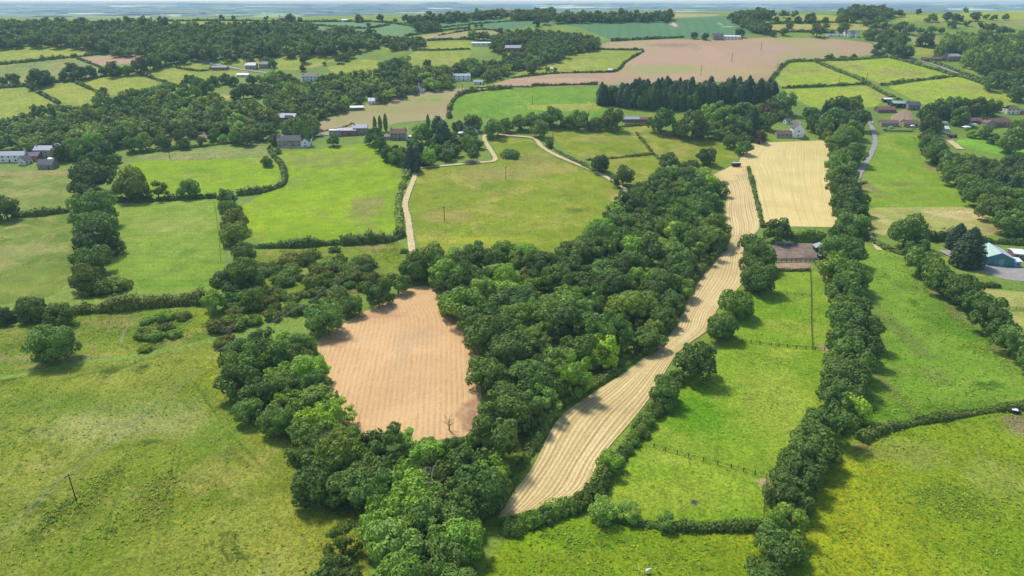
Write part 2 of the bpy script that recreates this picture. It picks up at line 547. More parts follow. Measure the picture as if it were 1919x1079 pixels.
M['rough'] = grass('rough_grass', g_(108, 132, 36), g_(130, 144, 46), dry=g_(156, 144, 88), dry_at=0.58, dark=g_(68, 88, 28), dark_at=0.58, yellow=g_(172, 166, 26), yel_at=0.72, big=0.03, bump=0.8, blots=[(222, 657, 243, 587, 0.8, g_(160, 140, 108), 0.85), (300, 612, 9, 12, g_(96, 104, 48), 0.6), (210, 605, 14, 6, g_(150, 138, 84), 0.6), (120, 672, 40, 4, g_(156, 144, 96), 0.6), (375, 600, 5, 14, g_(160, 172, 30), 0.6)])
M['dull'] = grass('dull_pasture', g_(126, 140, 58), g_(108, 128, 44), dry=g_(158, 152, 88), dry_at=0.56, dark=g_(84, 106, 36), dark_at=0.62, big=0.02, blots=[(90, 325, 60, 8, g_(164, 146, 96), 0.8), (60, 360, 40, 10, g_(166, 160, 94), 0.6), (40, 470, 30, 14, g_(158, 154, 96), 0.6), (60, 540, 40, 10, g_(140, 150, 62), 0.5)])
M['mown'] = grass('mown_pasture', g_(138, 158, 60), g_(124, 150, 44), dry=g_(162, 162, 84), dry_at=0.61, dark=g_(90, 122, 32), dark_at=0.68, big=0.016, streak=(90, 6, 0.35), blots=[(320, 530, 50, 7, g_(112, 146, 38), 0.85), (330, 420, 30, 22, g_(158, 162, 80), 0.6), (350, 475, 5, 9, g_(104, 140, 34), 0.8), (235, 460, 7, 12, g_(116, 146, 40), 0.7)])
M['bright'] = grass('bright_pasture', g_(146, 170, 24), g_(130, 158, 24), dry=g_(142, 150, 62), dry_at=0.58, yellow=g_(178, 184, 26), yel_at=0.82, dark=g_(98, 130, 20), dark_at=0.7, big=0.016, blots=[(600, 300, 60, 26, g_(140, 148, 66), 0.85), (690, 385, 13, 30, g_(146, 138, 76), 0.9), (555, 345, 10, 22, g_(134, 150, 56), 0.6), (480, 430, 22, 9, g_(164, 178, 40), 0.5), (380, 320, 18, 8, g_(100, 134, 30), 0.5)])
M['olive'] = grass('olive_pasture', g_(138, 150, 40), g_(124, 140, 38), dry=g_(166, 156, 78), dry_at=0.55, yellow=g_(172, 170, 34), yel_at=0.8, dark=g_(94, 112, 32), dark_at=0.67, big=0.016, blots=[(930, 325, 40, 22, g_(160, 146, 84), 0.7), (840, 405, 22, 20, g_(166, 146, 84), 0.6), (1000, 300, 24, 22, g_(152, 140, 78), 0.6), (900, 450, 40, 8, g_(168, 170, 46), 0.6), (1080, 395, 8, 8, g_(96, 110, 34), 0.7), (1280, 262, 40, 12, g_(152, 146, 70), 0.5), (1130, 262, 36, 10, g_(156, 148, 74), 0.5)])
M['paddock'] = grass('grazed_paddock', g_(114, 148, 28), g_(134, 158, 44), dry=g_(150, 162, 58), dry_at=0.59, dark=g_(76, 108, 14), dark_at=0.68, big=0.017, tex=0.9, blots=[(1300, 770, 14, 20, g_(92, 140, 14), 0.85), (1460, 760, 16, 30, g_(150, 162, 60), 0.7), (1250, 930, 26, 10, g_(148, 160, 52), 0.6), (1620, 345, 9, 26, g_(136, 122, 84), 0.85), (1765, 318, 12, 20, g_(138, 124, 86), 0.85), (1740, 290, 10, 12, g_(138, 126, 84), 0.7), (1690, 345, 20, 8, g_(128, 132, 70), 0.5), (1680, 370, 60, 6, g_(140, 142, 60), 0.5), (1300, 943, 1.6, 1.4, g_(96, 92, 84), 1.0), (1432, 906, 4, 3.5, g_(190, 166, 130), 0.9), (1546, 656, 2.5, 7, g_(184, 150, 120), 0.9), (1545, 520, 2.5, 14, g_(170, 146, 112), 0.7)])
M['lush'] = grass('lush_pasture', g_(112, 146, 40), g_(126, 154, 50), dry=g_(134, 152, 60), dry_at=0.59, dark=g_(62, 102, 12), dark_at=0.61, big=0.016, blots=[(1660, 600, 6, 40, g_(110, 120, 60), 0.6), (1745, 705, 8, 8, g_(120, 130, 62), 0.6), (1800, 610, 16, 26, g_(78, 122, 20), 0.7), (1740, 770, 50, 6, g_(84, 124, 20), 0.7), (1700, 540, 10, 8, g_(104, 126, 56), 0.5), (1755, 545, 4, 14, g_(142, 122, 90), 0.8), (1800, 590, 5, 12, g_(138, 122, 90), 0.7), (1880, 665, 5, 9, g_(120, 106, 76), 0.7), (1640, 700, 3, 40, g_(110, 112, 60), 0.6)])
M['buttercup'] = grass('buttercup_pasture', g_(122, 148, 24), g_(140, 156, 34), dry=g_(156, 164, 58), dry_at=0.65, yellow=g_(176, 172, 22), yel_at=0.70, dark=g_(72, 102, 18), dark_at=0.61, big=0.014, bump=0.9, blots=[(1620, 1010, 26, 34, g_(160, 164, 30), 0.45), (1790, 940, 14, 7, g_(102, 122, 40), 0.5), (1690, 850, 18, 8, g_(142, 146, 70), 0.6), (1870, 900, 12, 12, g_(150, 156, 80), 0.5), (1080, 1020, 4, 3, g_(84, 118, 20), 0.9), (1040, 1000, 30, 7, g_(112, 148, 24), 0.6), (1612, 838, 4, 3, g_(176, 146, 108), 0.6), (1915, 800, 7, 8, g_(150, 124, 104), 0.8), (1040, 985, 1720, 985, 0.8, g_(84, 116, 22), 0.01)])
M['hill'] = grass('hillside_pasture', g_(144, 156, 62), g_(158, 164, 68), dry=g_(166, 160, 92), dry_at=0.58, yellow=g_(190, 176, 66), yel_at=0.76, big=0.012, tex=0.5, dark=g_(116, 134, 56), dark_at=0.68)
M['hill_olive'] = grass('hillside_hay', g_(132, 142, 78), g_(146, 152, 84), dry=g_(160, 150, 100), dry_at=0.58, big=0.014, tex=0.5)
M['hill_tan'] = grass('ripening_hay', g_(176, 164, 92), g_(164, 158, 84), dry=g_(184, 166, 112), dry_at=0.58, big=0.014, tex=0.5)
M['lawn'] = grass('garden_lawn', g_(126, 170, 52), g_(116, 160, 44), big=0.03, bump=0.3)
M['green'] = grass('green_ley', g_(108, 148, 44), g_(124, 156, 48), dry=g_(140, 158, 76), dry_at=0.62, big=0.012, tex=0.6)
M['ridge_bright'] = grass('ridge_pasture', g_(150, 168, 52), g_(162, 174, 58), dry=g_(162, 152, 88), dry_at=0.58, dark=g_(116, 136, 50), dark_at=0.68, big=0.016, tex=0.5, blots=[(1690, 137, 40, 20, g_(158, 144, 88), 0.7), (1610, 127, 18, 12, g_(156, 146, 86), 0.6), (1800, 163, 36, 16, g_(156, 146, 86), 0.6), (1520, 132, 16, 10, g_(152, 146, 80), 0.5)])
M['crop'] = arable('green_crop', g_(92, 134, 84), g_(84, 124, 74), g_(70, 106, 60), 8, 14.0, 0.55, blots=[(1262, 45, 6, 26, g_(210, 190, 140), 0.9), (1350, 45, 4, 18, g_(150, 170, 120), 0.8), (1365, 50, 12, 5, g_(200, 196, 160), 0.7), (1390, 46, 26, 5, g_(170, 176, 120), 0.6)])
M['crop2'] = arable('pale_crop', g_(104, 140, 84), g_(96, 132, 76), g_(80, 112, 62), 75, 9.0, 0.4)
M['pink'] = arable('ripening_barley', g_(190, 154, 120), g_(176, 144, 108), g_(154, 128, 92), 82, 7.0, 0.3, tint=g_(160, 156, 92), big=0.007, blots=[(1250, 130, 70, 26, g_(158, 158, 84), 0.85), (1400, 135, 60, 22, g_(176, 160, 96), 0.7), (1265, 85, 40, 16, g_(142, 122, 96), 0.7), (1440, 92, 60, 20, g_(182, 146, 128), 0.7), (1300, 88, 12, 30, g_(158, 146, 96), 0.5), (1060, 150, 60, 8, g_(196, 162, 130), 0.6)])
M['brownhay'] = arable('cut_hay_ground', g_(178, 156, 112), g_(166, 146, 100), g_(150, 132, 88), 70, 6.0, 0.35, tint=g_(150, 150, 78), big=0.012, blots=[(720, 205, 50, 16, g_(150, 146, 76), 0.7), (800, 205, 30, 18, g_(162, 140, 92), 0.6)])
M['plough'] = arable('worked_soil', g_(226, 184, 128), g_(210, 168, 114), g_(160, 120, 78), -5, 1.8, 0.42, big=0.02, bend=(245, 0.008), blots=[(800, 628, 7, 12, g_(190, 152, 112), 0.4), (760, 650, 5, 20, g_(196, 160, 120), 0.5), (885, 780, 5, 12, g_(150, 112, 86), 0.8), (620, 640, 10, 6, g_(184, 138, 98), 0.7), (870, 605, 8, 6, g_(170, 124, 90), 0.7), (690, 590, 22, 5, g_(186, 142, 100), 0.6)])  # browner patches, and darker along the upper edges
M['tan'] = grass('sheep_grazed_ground', g_(168, 166, 92), g_(158, 160, 84), dry=g_(190, 172, 124), dry_at=0.62, big=0.02, blots=[(1800, 402, 26, 14, g_(204, 180, 130), 0.9), (1870, 432, 12, 10, g_(150, 122, 90), 0.7), (1650, 436, 10, 6, g_(190, 166, 116), 0.7)])
M['straw'] = straw_mat('straw_swathes', g_(242, 218, 160), g_(212, 186, 126), g_(166, 142, 84), 0.08, 0.10)
M['stubble'] = straw_mat('pale_stubble', g_(244, 222, 154), g_(222, 198, 128), g_(190, 168, 92), 0.12, 0.05)
M['corner'] = arable('flattened_straw', g_(230, 202, 134), g_(218, 190, 122), g_(196, 168, 102), 20, 2.4, 0.25, big=0.03)
M['track'] = plain('dry_track', g_(206, 186, 136), 0.95, 0.2, 0.8)
M['gravel'] = plain('grey_lane', g_(158, 152, 144), 0.9, 0.15, 0.6)
M['soil'] = plain('trodden_soil', g_(158, 132, 106), 0.95, 0.3, 0.5)
M['yard'] = plain('yard_dirt', g_(132, 114, 98), 0.95, 0.3, 0.4)
M['rut'] = plain('wheel_rut', g_(104, 126, 36), 0.95, 0.4, 0.3)
M['rutpale'] = plain('trodden_line', g_(146, 152, 76), 0.95, 0.35, 0.3)

FIELDS = [
 # near
 ('field', [(-260,722),(0,714),(120,690),(300,662),(395,640),(440,655),(480,760),(570,850),(630,930),(700,990),(690,1090),(670,1200),(-400,1200)], 'meadow', 'unmown meadow with dry and yellow patches and wheel tracks'),
 ('field', [(-260,630),(0,612),(150,592),(290,576),(385,572),(400,600),(402,632),(300,655),(120,682),(0,706),(-260,716)], 'rough', 'rough grass strip with scrub island beside the long hedge'),
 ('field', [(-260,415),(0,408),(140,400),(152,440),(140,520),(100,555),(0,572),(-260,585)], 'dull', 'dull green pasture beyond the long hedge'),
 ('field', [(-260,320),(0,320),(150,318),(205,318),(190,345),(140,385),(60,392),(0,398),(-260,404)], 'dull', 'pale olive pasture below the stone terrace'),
 ('field', [(212,378),(300,378),(408,372),(420,440),(418,520),(392,548),(300,550),(190,548),(205,500),(216,440)], 'mown', 'mown green field between two lines of trees'),
 ('field', [(218,318),(262,300),(430,298),(512,292),(528,325),(512,345),(430,362),(330,372),(262,378),(215,352)], 'bright', 'bright green field with a grey grazed band along its top'),
 ('field', [(510,285),(600,280),(640,272),(690,268),(722,290),(750,318),(755,335),(742,380),(745,432),(640,446),(555,456),(482,458),(448,388),(490,366),(532,345),(536,320)], 'bright', 'large brilliant yellow green field below the farmhouses'),
 ('field', [(480,470),(560,462),(740,448),(765,470),(772,500),(730,540),(640,560),(560,570),(500,560),(470,520)], 'rough', 'overgrown scrubby ground behind the ploughed plot'),
 ('field', [(776,316),(860,309),(930,302),(936,296),(918,258),(1005,262),(1050,298),(1105,322),(1150,346),(1166,362),(1150,392),(1110,430),(1050,470),(960,474),(880,468),(790,478),(778,440),(768,384),(780,336)], 'olive', 'big olive pasture ringed by a pale mown path'),
 ('field', [(1030,244),(1110,240),(1220,234),(1285,250),(1375,258),(1385,300),(1330,322),(1262,318),(1258,332),(1190,342),(1115,306),(1052,278)], 'olive', 'rough pasture split by low hedges above the wood'),
 ('field', [(856,182),(900,172),(960,166),(1120,163),(1124,186),(1136,206),(1140,222),(1050,224),(960,224),(868,218),(846,200)], 'green', 'green ley field with pale strip left of the conifers'),
 ('field', [(588,252),(592,232),(605,220),(650,208),(700,193),(745,182),(792,173),(870,165),(912,160),(914,166),(868,174),(842,196),(842,222),(756,228),(690,242),(640,248)], 'brownhay', 'buff cut hay field above the farmhouses'),
 ('field', [(912,160),(960,147),(1035,138),(1145,136),(1168,122),(1208,96),(1112,90),(1140,78),(1260,73),(1325,75),(1440,70),(1560,72),(1632,80),(1642,92),(1640,102),(1560,108),(1478,116),(1445,140),(1440,152),(1210,156),(1110,160),(960,163)], 'pink', 'broad pinkish barley field with power poles on the hill'),
 ('field', [(960,144),(1000,120),(1060,104),(1115,94),(1206,96),(1190,106),(1166,122),(1145,134),(1035,137)], 'hill', 'yellow green pasture tucked into the barley field'),
 ('field', [(1036,36),(1258,36),(1350,29),(1372,30),(1412,50),(1404,66),(1285,71),(1145,75),(1122,66),(1085,50),(1020,44)], 'crop', 'dark green crop field below the hilltop wood'),
 ('field', [(745,41),(850,34),(1000,36),(1030,38),(1010,47),(960,54),(905,52),(835,51),(770,49)], 'crop', 'dark green crop strip along the ridge'),
 ('field', [(585,58),(600,50),(690,54),(735,44),(770,52),(832,55),(800,62),(755,68),(735,68),(690,62),(650,64)], 'crop2', 'green crop field beside the ridge wood'),
 ('field', [(490,42),(560,41),(690,41),(730,45),(690,52),(640,51),(595,48),(540,46)], 'crop2', 'narrow green field along the skyline'),
 ('field', [(785,67),(860,57),(930,56),(938,62),(932,71),(860,72),(800,74)], 'brownhay', 'small brown field below the skyline crop'),
 ('field', [(310,42),(390,40),(470,40),(478,47),(400,48),(325,47)], 'hill', 'small skyline pasture above the ridge wood'),
 ('field', [(776,79),(884,77),(884,92),(800,93),(778,94),(740,97),(716,92),(748,82)], 'hill', 'pale green pasture below the brown field'),
 ('field', [(752,118),(775,97),(862,95),(884,98),(876,118),(812,130),(775,127)], 'hill', 'yellow green pasture with tan patch below a hedge'),
 ('field', [(-80,90),(0,88),(90,83),(150,84),(207,99),(140,107),(0,118),(-80,124)], 'hill', 'hill pasture under the ridge wood'),
 ('field', [(-80,130),(0,122),(140,110),(190,126),(182,140),(130,150),(0,162),(-80,168)], 'hill_olive', 'olive hay field above the hedgerow trees'),
 ('field', [(146,109),(228,102),(270,101),(290,108),(250,118),(192,123)], 'pink', 'small pinkish field by the ridge wood'),
 ('field', [(-80,172),(0,166),(50,163),(112,193),(80,204),(30,225),(-80,235)], 'hill', 'yellow green valley pasture with hedge on its diagonal side'),
 ('field', [(75,166),(135,154),(192,177),(150,198),(115,192)], 'hill', 'wedge shaped yellow green pasture between hedges'),
 ('field', [(145,153),(255,136),(300,157),(280,165),(232,176),(196,178)], 'hill', 'yellow green pasture with a dead tree'),
 ('field', [(262,134),(320,124),(382,134),(470,132),(440,146),(355,152),(335,162),(305,156)], 'hill', 'yellow pasture below the farm lane'),
 ('field', [(326,120),(375,115),(402,124),(380,132),(345,126)], 'hill', 'small paddock beside the farm lane'),
 ('field', [(400,114),(480,106),(552,93),(602,105),(632,112),(600,124),(555,132),(480,128),(450,124)], 'hill', 'sloping yellow pasture below the ridge wood'),
 ('field', [(612,126),(680,111),(722,113),(714,126),(660,138),(630,140)], 'hill', 'small pasture beside the wood corner'),
 ('field', [(298,180),(340,166),(366,172),(360,180),(322,185)], 'lawn', 'bright green plot between copses'),
 ('field', [(358,183),(395,174),(436,178),(430,188),(380,194)], 'hill_tan', 'small tan field between copses'),
 ('field', [(405,193),(440,186),(500,180),(500,186),(430,197)], 'lawn', 'narrow bright green field among the trees'),
 # right
 ('field', [(1476,118),(1528,116),(1622,155),(1464,163),(1448,142)], 'ridge_bright', 'bright hill pasture, leftmost of four behind the village'),
 ('field', [(1542,113),(1668,108),(1790,139),(1655,158),(1600,138)], 'ridge_bright', 'bright hill pasture, uppermost of four behind the village'),
 ('field', [(1464,168),(1624,161),(1664,182),(1640,200),(1530,204),(1475,180)], 'ridge_bright', 'bright hill pasture just above the village trees'),
 ('field', [(1662,162),(1802,142),(1860,165),(1914,188),(1910,196),(1735,198)], 'ridge_bright', 'bright hill pasture, rightmost of four behind the village'),
 ('field', [(1420,285),(1386,303),(1360,316),(1335,328),(1365,342),(1400,340),(1402,320),(1425,322)], 'corner', 'trampled corner beside the dark trailer'),
 ('field', [(1648,250),(1724,250),(1730,280),(1778,332),(1832,384),(1740,387),(1625,387),(1606,352),(1612,305),(1640,275)], 'paddock', 'green paddock right of the lane'),
 ('field', [(1626,389),(1834,386),(1888,440),(1800,441),(1700,440),(1644,441),(1628,415)], 'tan', 'close grazed tan paddock'),
 ('field', [(1450,508),(1522,506),(1565,520),(1585,640),(1580,690),(1560,740),(1520,830),(1480,885),(1460,930),(1440,985),(1280,984),(1195,984),(1130,972),(1120,930),(1146,884),(1192,826),(1222,768),(1270,718),(1325,680),(1368,635),(1390,600),(1420,545)], 'paddock', 'long green horse paddock between two tree lines'),
 ('field', [(1606,456),(1640,452),(1695,474),(1740,525),(1800,590),(1870,652),(1930,700),(1980,750),(1930,761),(1780,782),(1670,801),(1598,830),(1606,760),(1618,680),(1606,600),(1598,520),(1592,470)], 'lush', 'smooth green pasture right of the tree row'),
 ('field', [(1618,826),(1700,800),(1800,780),(1930,762),(2000,756),(2300,1200),(1420,1200),(1452,1079),(1490,1000),(1535,910),(1585,840)], 'buttercup', 'pasture yellow with buttercups in the corner'),
 ('field', [(870,1200),(905,1060),(950,1008),(1040,975),(1110,966),(1200,980),(1300,992),(1432,992),(1440,1079),(1425,1200)], 'buttercup', 'grass field in front of the straw strip'),
 ('field', [(592,650),(600,632),(640,606),(700,575),(770,538),(800,536),(838,548),(892,596),(902,680),(902,800),(880,818),(780,828),(700,822),(650,800),(620,740)], 'plough', 'bare orange brown plot with drilled rows inside the wood'),
 ('field', [(1790,262),(1860,256),(1960,262),(1960,310),(1900,296),(1840,282),(1800,275)], 'lawn', 'bright garden lawn beyond the tree belt'),
 ('field', [(1770,478),(1800,480),(1870,505),(1838,520),(1800,502)], 'tan', 'grass bank beside the barn track'),
 ('field', [(1838,540),(1900,545),(1960,552),(1960,580),(1890,578),(1835,560)], 'tan', 'small mown plot below the barn yard'),
 ('field', [(1882,585),(1960,583),(1960,625),(1915,618),(1885,605)], 'tan', 'mown plot behind the rounded oak'),
 # right far
 ('field', [(1440,47),(1560,43),(1640,47),(1660,56),(1560,56),(1440,58)], 'hill_tan', 'ripe tan field on the right ridge'),
 ('field', [(1440,30),(1540,28),(1610,32),(1600,40),(1500,38),(1440,38)], 'hill', 'bright skyline field on the right'),
 ('field', [(1665,28),(1800,26),(1960,20),(1960,36),(1800,38),(1700,40)], 'hill', 'bright green skyline field at far right'),
 ('field', [(1700,40),(1810,39),(1960,37),(1960,58),(1880,52),(1760,48)], 'hill_olive', 'olive field under the far right skyline'),
 ('field', [(1702,66),(1760,64),(1765,86),(1715,86)], 'hill_olive', 'olive paddock with a lone tree by the white house'),
 ('field', [(1713,88),(1758,86),(1760,102),(1718,104)], 'hill', 'small paddock above the stone cottage'),
 ('field', [(1800,128),(1860,118),(1960,112),(1960,135),(1880,140),(1835,140)], 'hill', 'pasture beside the big poplar clump'),
 ('field', [(1265,25),(1350,27),(1345,30),(1262,33)], 'brownhay', 'thin brown field strip behind the hilltop crop'),
 # strips within fields
 ('strip', [(258,300),(262,290),(360,282),(498,272),(508,290),(430,297),(340,302)], 'hill_olive', 'grazed grey green band along the hedge top'),
 ('strip', [(752,186),(835,184),(826,191),(756,191)], 'lawn', 'bright green rectangle in the buff field'),
 ('strip', [(960,198),(1128,189),(1136,206),(1050,210),(960,205)], 'hill', 'pale strip across the green ley'),
 ('field', [(480,168),(540,158),(560,163),(500,182)], 'hill', 'clearing of pasture among valley trees'),
]
for i, (nm, px, mk, lab) in enumerate(FIELDS):
    far = px[0][1] < 300
    nmx = 'field' if nm == 'field' else 'grass_strip'
    field(nmx, px, M[mk], lab, lift=0.16 + 0.003 * i + (0.12 if nm == 'strip' else 0.0), cell=14.0 if far else 9.0)

swathe_field('straw_field', [((1336,327),(1399,314)), ((1360,352),(1408,352)), ((1360,400),(1418,392)), ((1364,446),(1424,424)), ((1340,482),(1398,462)),
    ((1312,520),(1394,524)), ((1274,590),(1346,577)), ((1254,630),(1330,615)), ((1190,685),(1270,662)), ((1120,732),(1225,735)), ((1048,785),(1186,786)),
    ((1000,873),(1128,855)), ((958,930),(1096,915)), ((932,972),(1030,950))], 13, M['straw'], 'curving harvested strip with raised pale straw rows', amp=0.09)
swathe_field('straw_field', [((1408,268),(1546,263)), ((1386,302),(1553,285)), ((1402,320),(1553,337)), ((1418,370),(1562,390)), ((1432,424),(1574,426))], 34, M['stubble'],
    'pale stubble field below the white house', amp=0.05)

# ---------------------------------------------------------------- tracks, lanes, worn ground
ribbon('path', [(1150,390),(1155,375),(1172,358),(1165,352),(1140,335),(1105,318),(1045,293),(1015,275),(1000,260),(960,255),(915,252),(908,262),(915,275),(928,300),(900,305),(855,309),(790,315),(771,318),(777,330),(767,358),(759,384),(765,412),(768,437),(774,480)], 3.6, M['track'], 'pale mown path winding round the olive pasture', lift=0.55)
ribbon('lane', [(1606,335),(1618,312),(1634,285),(1640,262),(1634,240),(1628,228),(1622,216)], 4.0, M['gravel'], 'narrow grey lane running up to the village', lift=0.5)
ribbon('lane', [(1648,470),(1632,448),(1620,430)], 3.0, M['track'], 'short field track through the hedge gap', lift=0.5)
ribbon('lane', [(1768,470),(1800,486),(1840,500),(1960,512)], 6.0, M['gravel'], 'gravel track to the teal barn', lift=0.55)
ribbon('lane', [(1750,258),(1775,262),(1800,280)], 6.0, M['track'], 'dusty yard drive behind the tree belt', lift=0.5)
ribbon('lane', [(370,113),(405,121),(440,128),(500,137)], 5.0, M['gravel'], 'farm lane crossing the hillside', lift=0.5)
ribbon('lane', [(1650,96),(1646,88),(1640,80)], 5.0, M['gravel'], 'bend of lane between trees below the white house', lift=0.5)
ribbon('lane', [(1700,112),(1740,118),(1800,140),(1850,158),(1915,186)], 4.0, M['gravel'], 'hedged lane above the village', lift=0.45)
ribbon('lane', [(460,268),(560,250),(590,254),(640,250)], 4.5, M['gravel'], 'lane beside the white farmhouse', lift=0.45)
field('ground_patch', [(1448,455),(1545,456),(1542,490),(1450,490)], M['yard'], 'trodden dirt pony yard with stable', lift=0.5, cell=6)
field('ground_patch', [(1820,498),(1960,505),(1960,530),(1870,522)], M['gravel'], 'gravel yard before the teal barn', lift=0.62, cell=6)
field('ground_patch', [(1455,492),(1520,492),(1525,508),(1455,506)], M['soil'], 'bare brown soil below the pony yard', lift=0.5, cell=6)
for q, lab in (                    ([(305,257),(350,250),(392,247),(390,258),(330,264)], 'sandy riding arena among trees'),
                    ([(1665,222),(1690,205),(1710,210),(1712,232),(1690,236)], 'dusty yard among the village barns')):
    field('ground_patch', q, M['soil'], lab, lift=0.62, cell=5)
# ---------------------------------------------------------------- foliage
def leaf_mat(name, base, rough=0.6, trans=0.25, drift=2.3):
    t = NT(name)
    oi = t.new('ShaderNodeObjectInfo')
    ge = t.new('ShaderNodeNewGeometry')
    c = t.mix(1.0, base, oi.outputs['Color'], 'MULTIPLY')
    tc = t.new('ShaderNodeTexCoord')
    c = t.mix(1.0, c, t.ramp(t.noise(tc.outputs['Object'], drift, 3.0, 0.6), [(0.3, (0.64, 0.70, 0.64, 1)), (0.7, (1.42, 1.34, 1.16, 1))]), 'MULTIPLY')
    c = t.mix(1.0, c, t.ramp(ge.outputs['Random Per Island'], [(0.0, (0.72, 0.76, 0.7, 1)), (0.55, (1, 1, 1, 1)), (1.0, (1.36, 1.30, 1.2, 1))]), 'MULTIPLY')
    t.link(c, t.b.inputs['Base Color'])
    t.b.inputs['Roughness'].default_value = rough
    t.b.inputs['Specular IOR Level'].default_value = 0.22
    tr = t.new('ShaderNodeBsdfTranslucent')
    t.link(t.mix(1.0, c, (1.2, 1.35, 0.6, 1), 'MULTIPLY'), tr.inputs['Color'])
    ms = t.new('ShaderNodeMixShader'); ms.inputs[0].default_value = trans
    t.link(t.b.outputs[0], ms.inputs[1]); t.link(tr.outputs[0], ms.inputs[2])
    t.link(ms.outputs[0], t.n['Material Output'].inputs['Surface'])
    return t.m
LEAF = leaf_mat('leaves', (0.178, 0.262, 0.056, 1))
LEAF_WOOD = leaf_mat('wood_leaves', (0.215, 0.275, 0.070, 1), drift=0.09)
LEAF_HEDGE = leaf_mat('hedge_leaves', (0.175, 0.235, 0.045, 1), drift=0.25)
NEEDLE = leaf_mat('needles', (0.090, 0.140, 0.060, 1), 0.7, 0.08)
BARK = plain('bark', lin(96, 82, 66), 0.9, 0.35, 3.0)
DEADWOOD = plain('dead_wood', lin(150, 134, 116), 0.9, 0.3, 3.0)

def icos(sub):
    import bmesh
    bm = bmesh.new()
    bmesh.ops.create_icosphere(bm, subdivisions=sub, radius=1.0)
    V = np.array([v.co[:] for v in bm.verts]); F = np.array([[v.index for v in f.verts] for f in bm.faces])
    bm.free()
    return V, F
ICO = {1: icos(1), 2: icos(2), 3: icos(3)}

def unitv(a): return a / np.maximum(np.linalg.norm(a, axis=-1, keepdims=True), 1e-9)

def quads(P, N, S, rg, asp=0.72):
    """leaf sprays: one four-cornered face at each point, facing N"""
    n = len(P)
    T = unitv(np.cross(N, rg.normal(size=(n, 3)))); B = np.cross(N, T)
    a = T * S[:, None]; b = B * (S * asp)[:, None]
    sk = rg.uniform(-0.35, 0.35, (n, 1))
    bend = N * (S * 0.25)[:, None]
    V = np.stack([P - a - b * (1 + sk), P + a - b + bend * 0.3, P + a * 0.9 + b * (1 - sk), P - a * 0.8 + b + bend * 0.3], 1).reshape(-1, 3)
    F = np.arange(4 * n).reshape(n, 4)
    return V, F

def sphere_pts(n, floor, rg, jit):
    k = np.arange(n) + 0.5
    z = 1 - (1 - floor) * k / n
    th = math.pi * (1 + 5 ** 0.5) * k + rg.uniform(0, 6)
    rr = np.sqrt(np.maximum(0, 1 - z * z))
    return unitv(np.column_stack([rr * np.cos(th), rr * np.sin(th), z]) + rg.normal(0, jit, (n, 3)))

def crown_arrays(seed, lobes=11, subs=8, per=60, size=(0.045, 0.085), zr=0.85, floor=-0.55, lob=(0.32, 0.50), core=1, spread=0.60, drop=0.06, tilt=0.5, subr=(0.36, 0.58)):
    """broadleaf crown of unit radius: big boughs, each billowing into smaller leafy lobes"""
    rg = np.random.default_rng(seed)
    D = sphere_pts(lobes, floor, rg, 0.2)
    D = D[rg.random(len(D)) > drop]
    ax = np.array([rg.uniform(0.88, 1.1), rg.uniform(0.88, 1.1), zr])
    C = D * ax * (spread * rg.uniform(0.82, 1.22, (len(D), 1)))
    r = rg.uniform(lob[0], lob[1], len(D))
    C = np.vstack([C, [[0, 0, 0.05]]]); r = np.append(r, 0.55)
    Vs, Fs, base = [], [], 0
    iv, jf = ICO[core]
    sc, sr, sdir = [], [], []
    for i in range(len(C)):
        Vs.append(C[i] + iv * (1 + rg.uniform(-0.1, 0.1, (len(iv), 1))) * r[i] * 0.74 * np.array([1, 1, 0.9])); Fs.append(jf + base); base += len(iv)
        if i == len(C) - 1: break
        for d in sphere_pts(subs, -0.35, rg, 0.3):
            d = unitv(d + D[i] * 0.55)
            q = C[i] + d * r[i] * rg.uniform(0.62, 0.9) * np.array([1, 1, 0.92])
            sc.append(q); sr.append(r[i] * rg.uniform(*subr)); sdir.append(unitv(d + D[i] * 0.3 + np.array([0, 0, 0.25])))
    sc, sr, sdir = np.array(sc), np.array(sr), np.array(sdir)
    Ps, Ns = [], []
    for i in range(len(sc)):
        m = int(per * (sr[i] / 0.2) ** 2)
        N = unitv(rg.normal(size=(m, 3)))
        N = N[N @ sdir[i] > -0.15]
        P = sc[i] + N * (sr[i] * rg.uniform(0.82, 1.12, (len(N), 1))) * np.array([1, 1, 0.9])
        dd = np.linalg.norm(P[:, None, :] - sc[None, :, :], axis=2) / sr[None, :]
        dd[:, i] = 9
        ok = dd.min(1) > 0.86
        Ps.append(P[ok]); Ns.append(N[ok])
    P = np.vstack(Ps); N = np.vstack(Ns)
    low = P[:, 2] > floor * zr - 0.2
    P, N = P[low], N[low]
    N = unitv(N + rg.normal(0, tilt, N.shape) * 0.7 + np.array([0, 0, 0.2]))
    S = rg.uniform(size[0], size[1], len(P))
    QV, QF = quads(P, N, S, rg)
    return np.vstack(Vs), np.vstack(Fs), QV, QF

def crown_mesh(name, arr, mat):
    CV, CF, QV, QF = arr
    me = bpy.data.meshes.new(name)
    F = CF.tolist() + (QF + len(CV)).tolist()
    me.from_pydata(np.vstack([CV, QV]).tolist(), [], F)
    me.materials.append(mat)
    me.update()
    return me

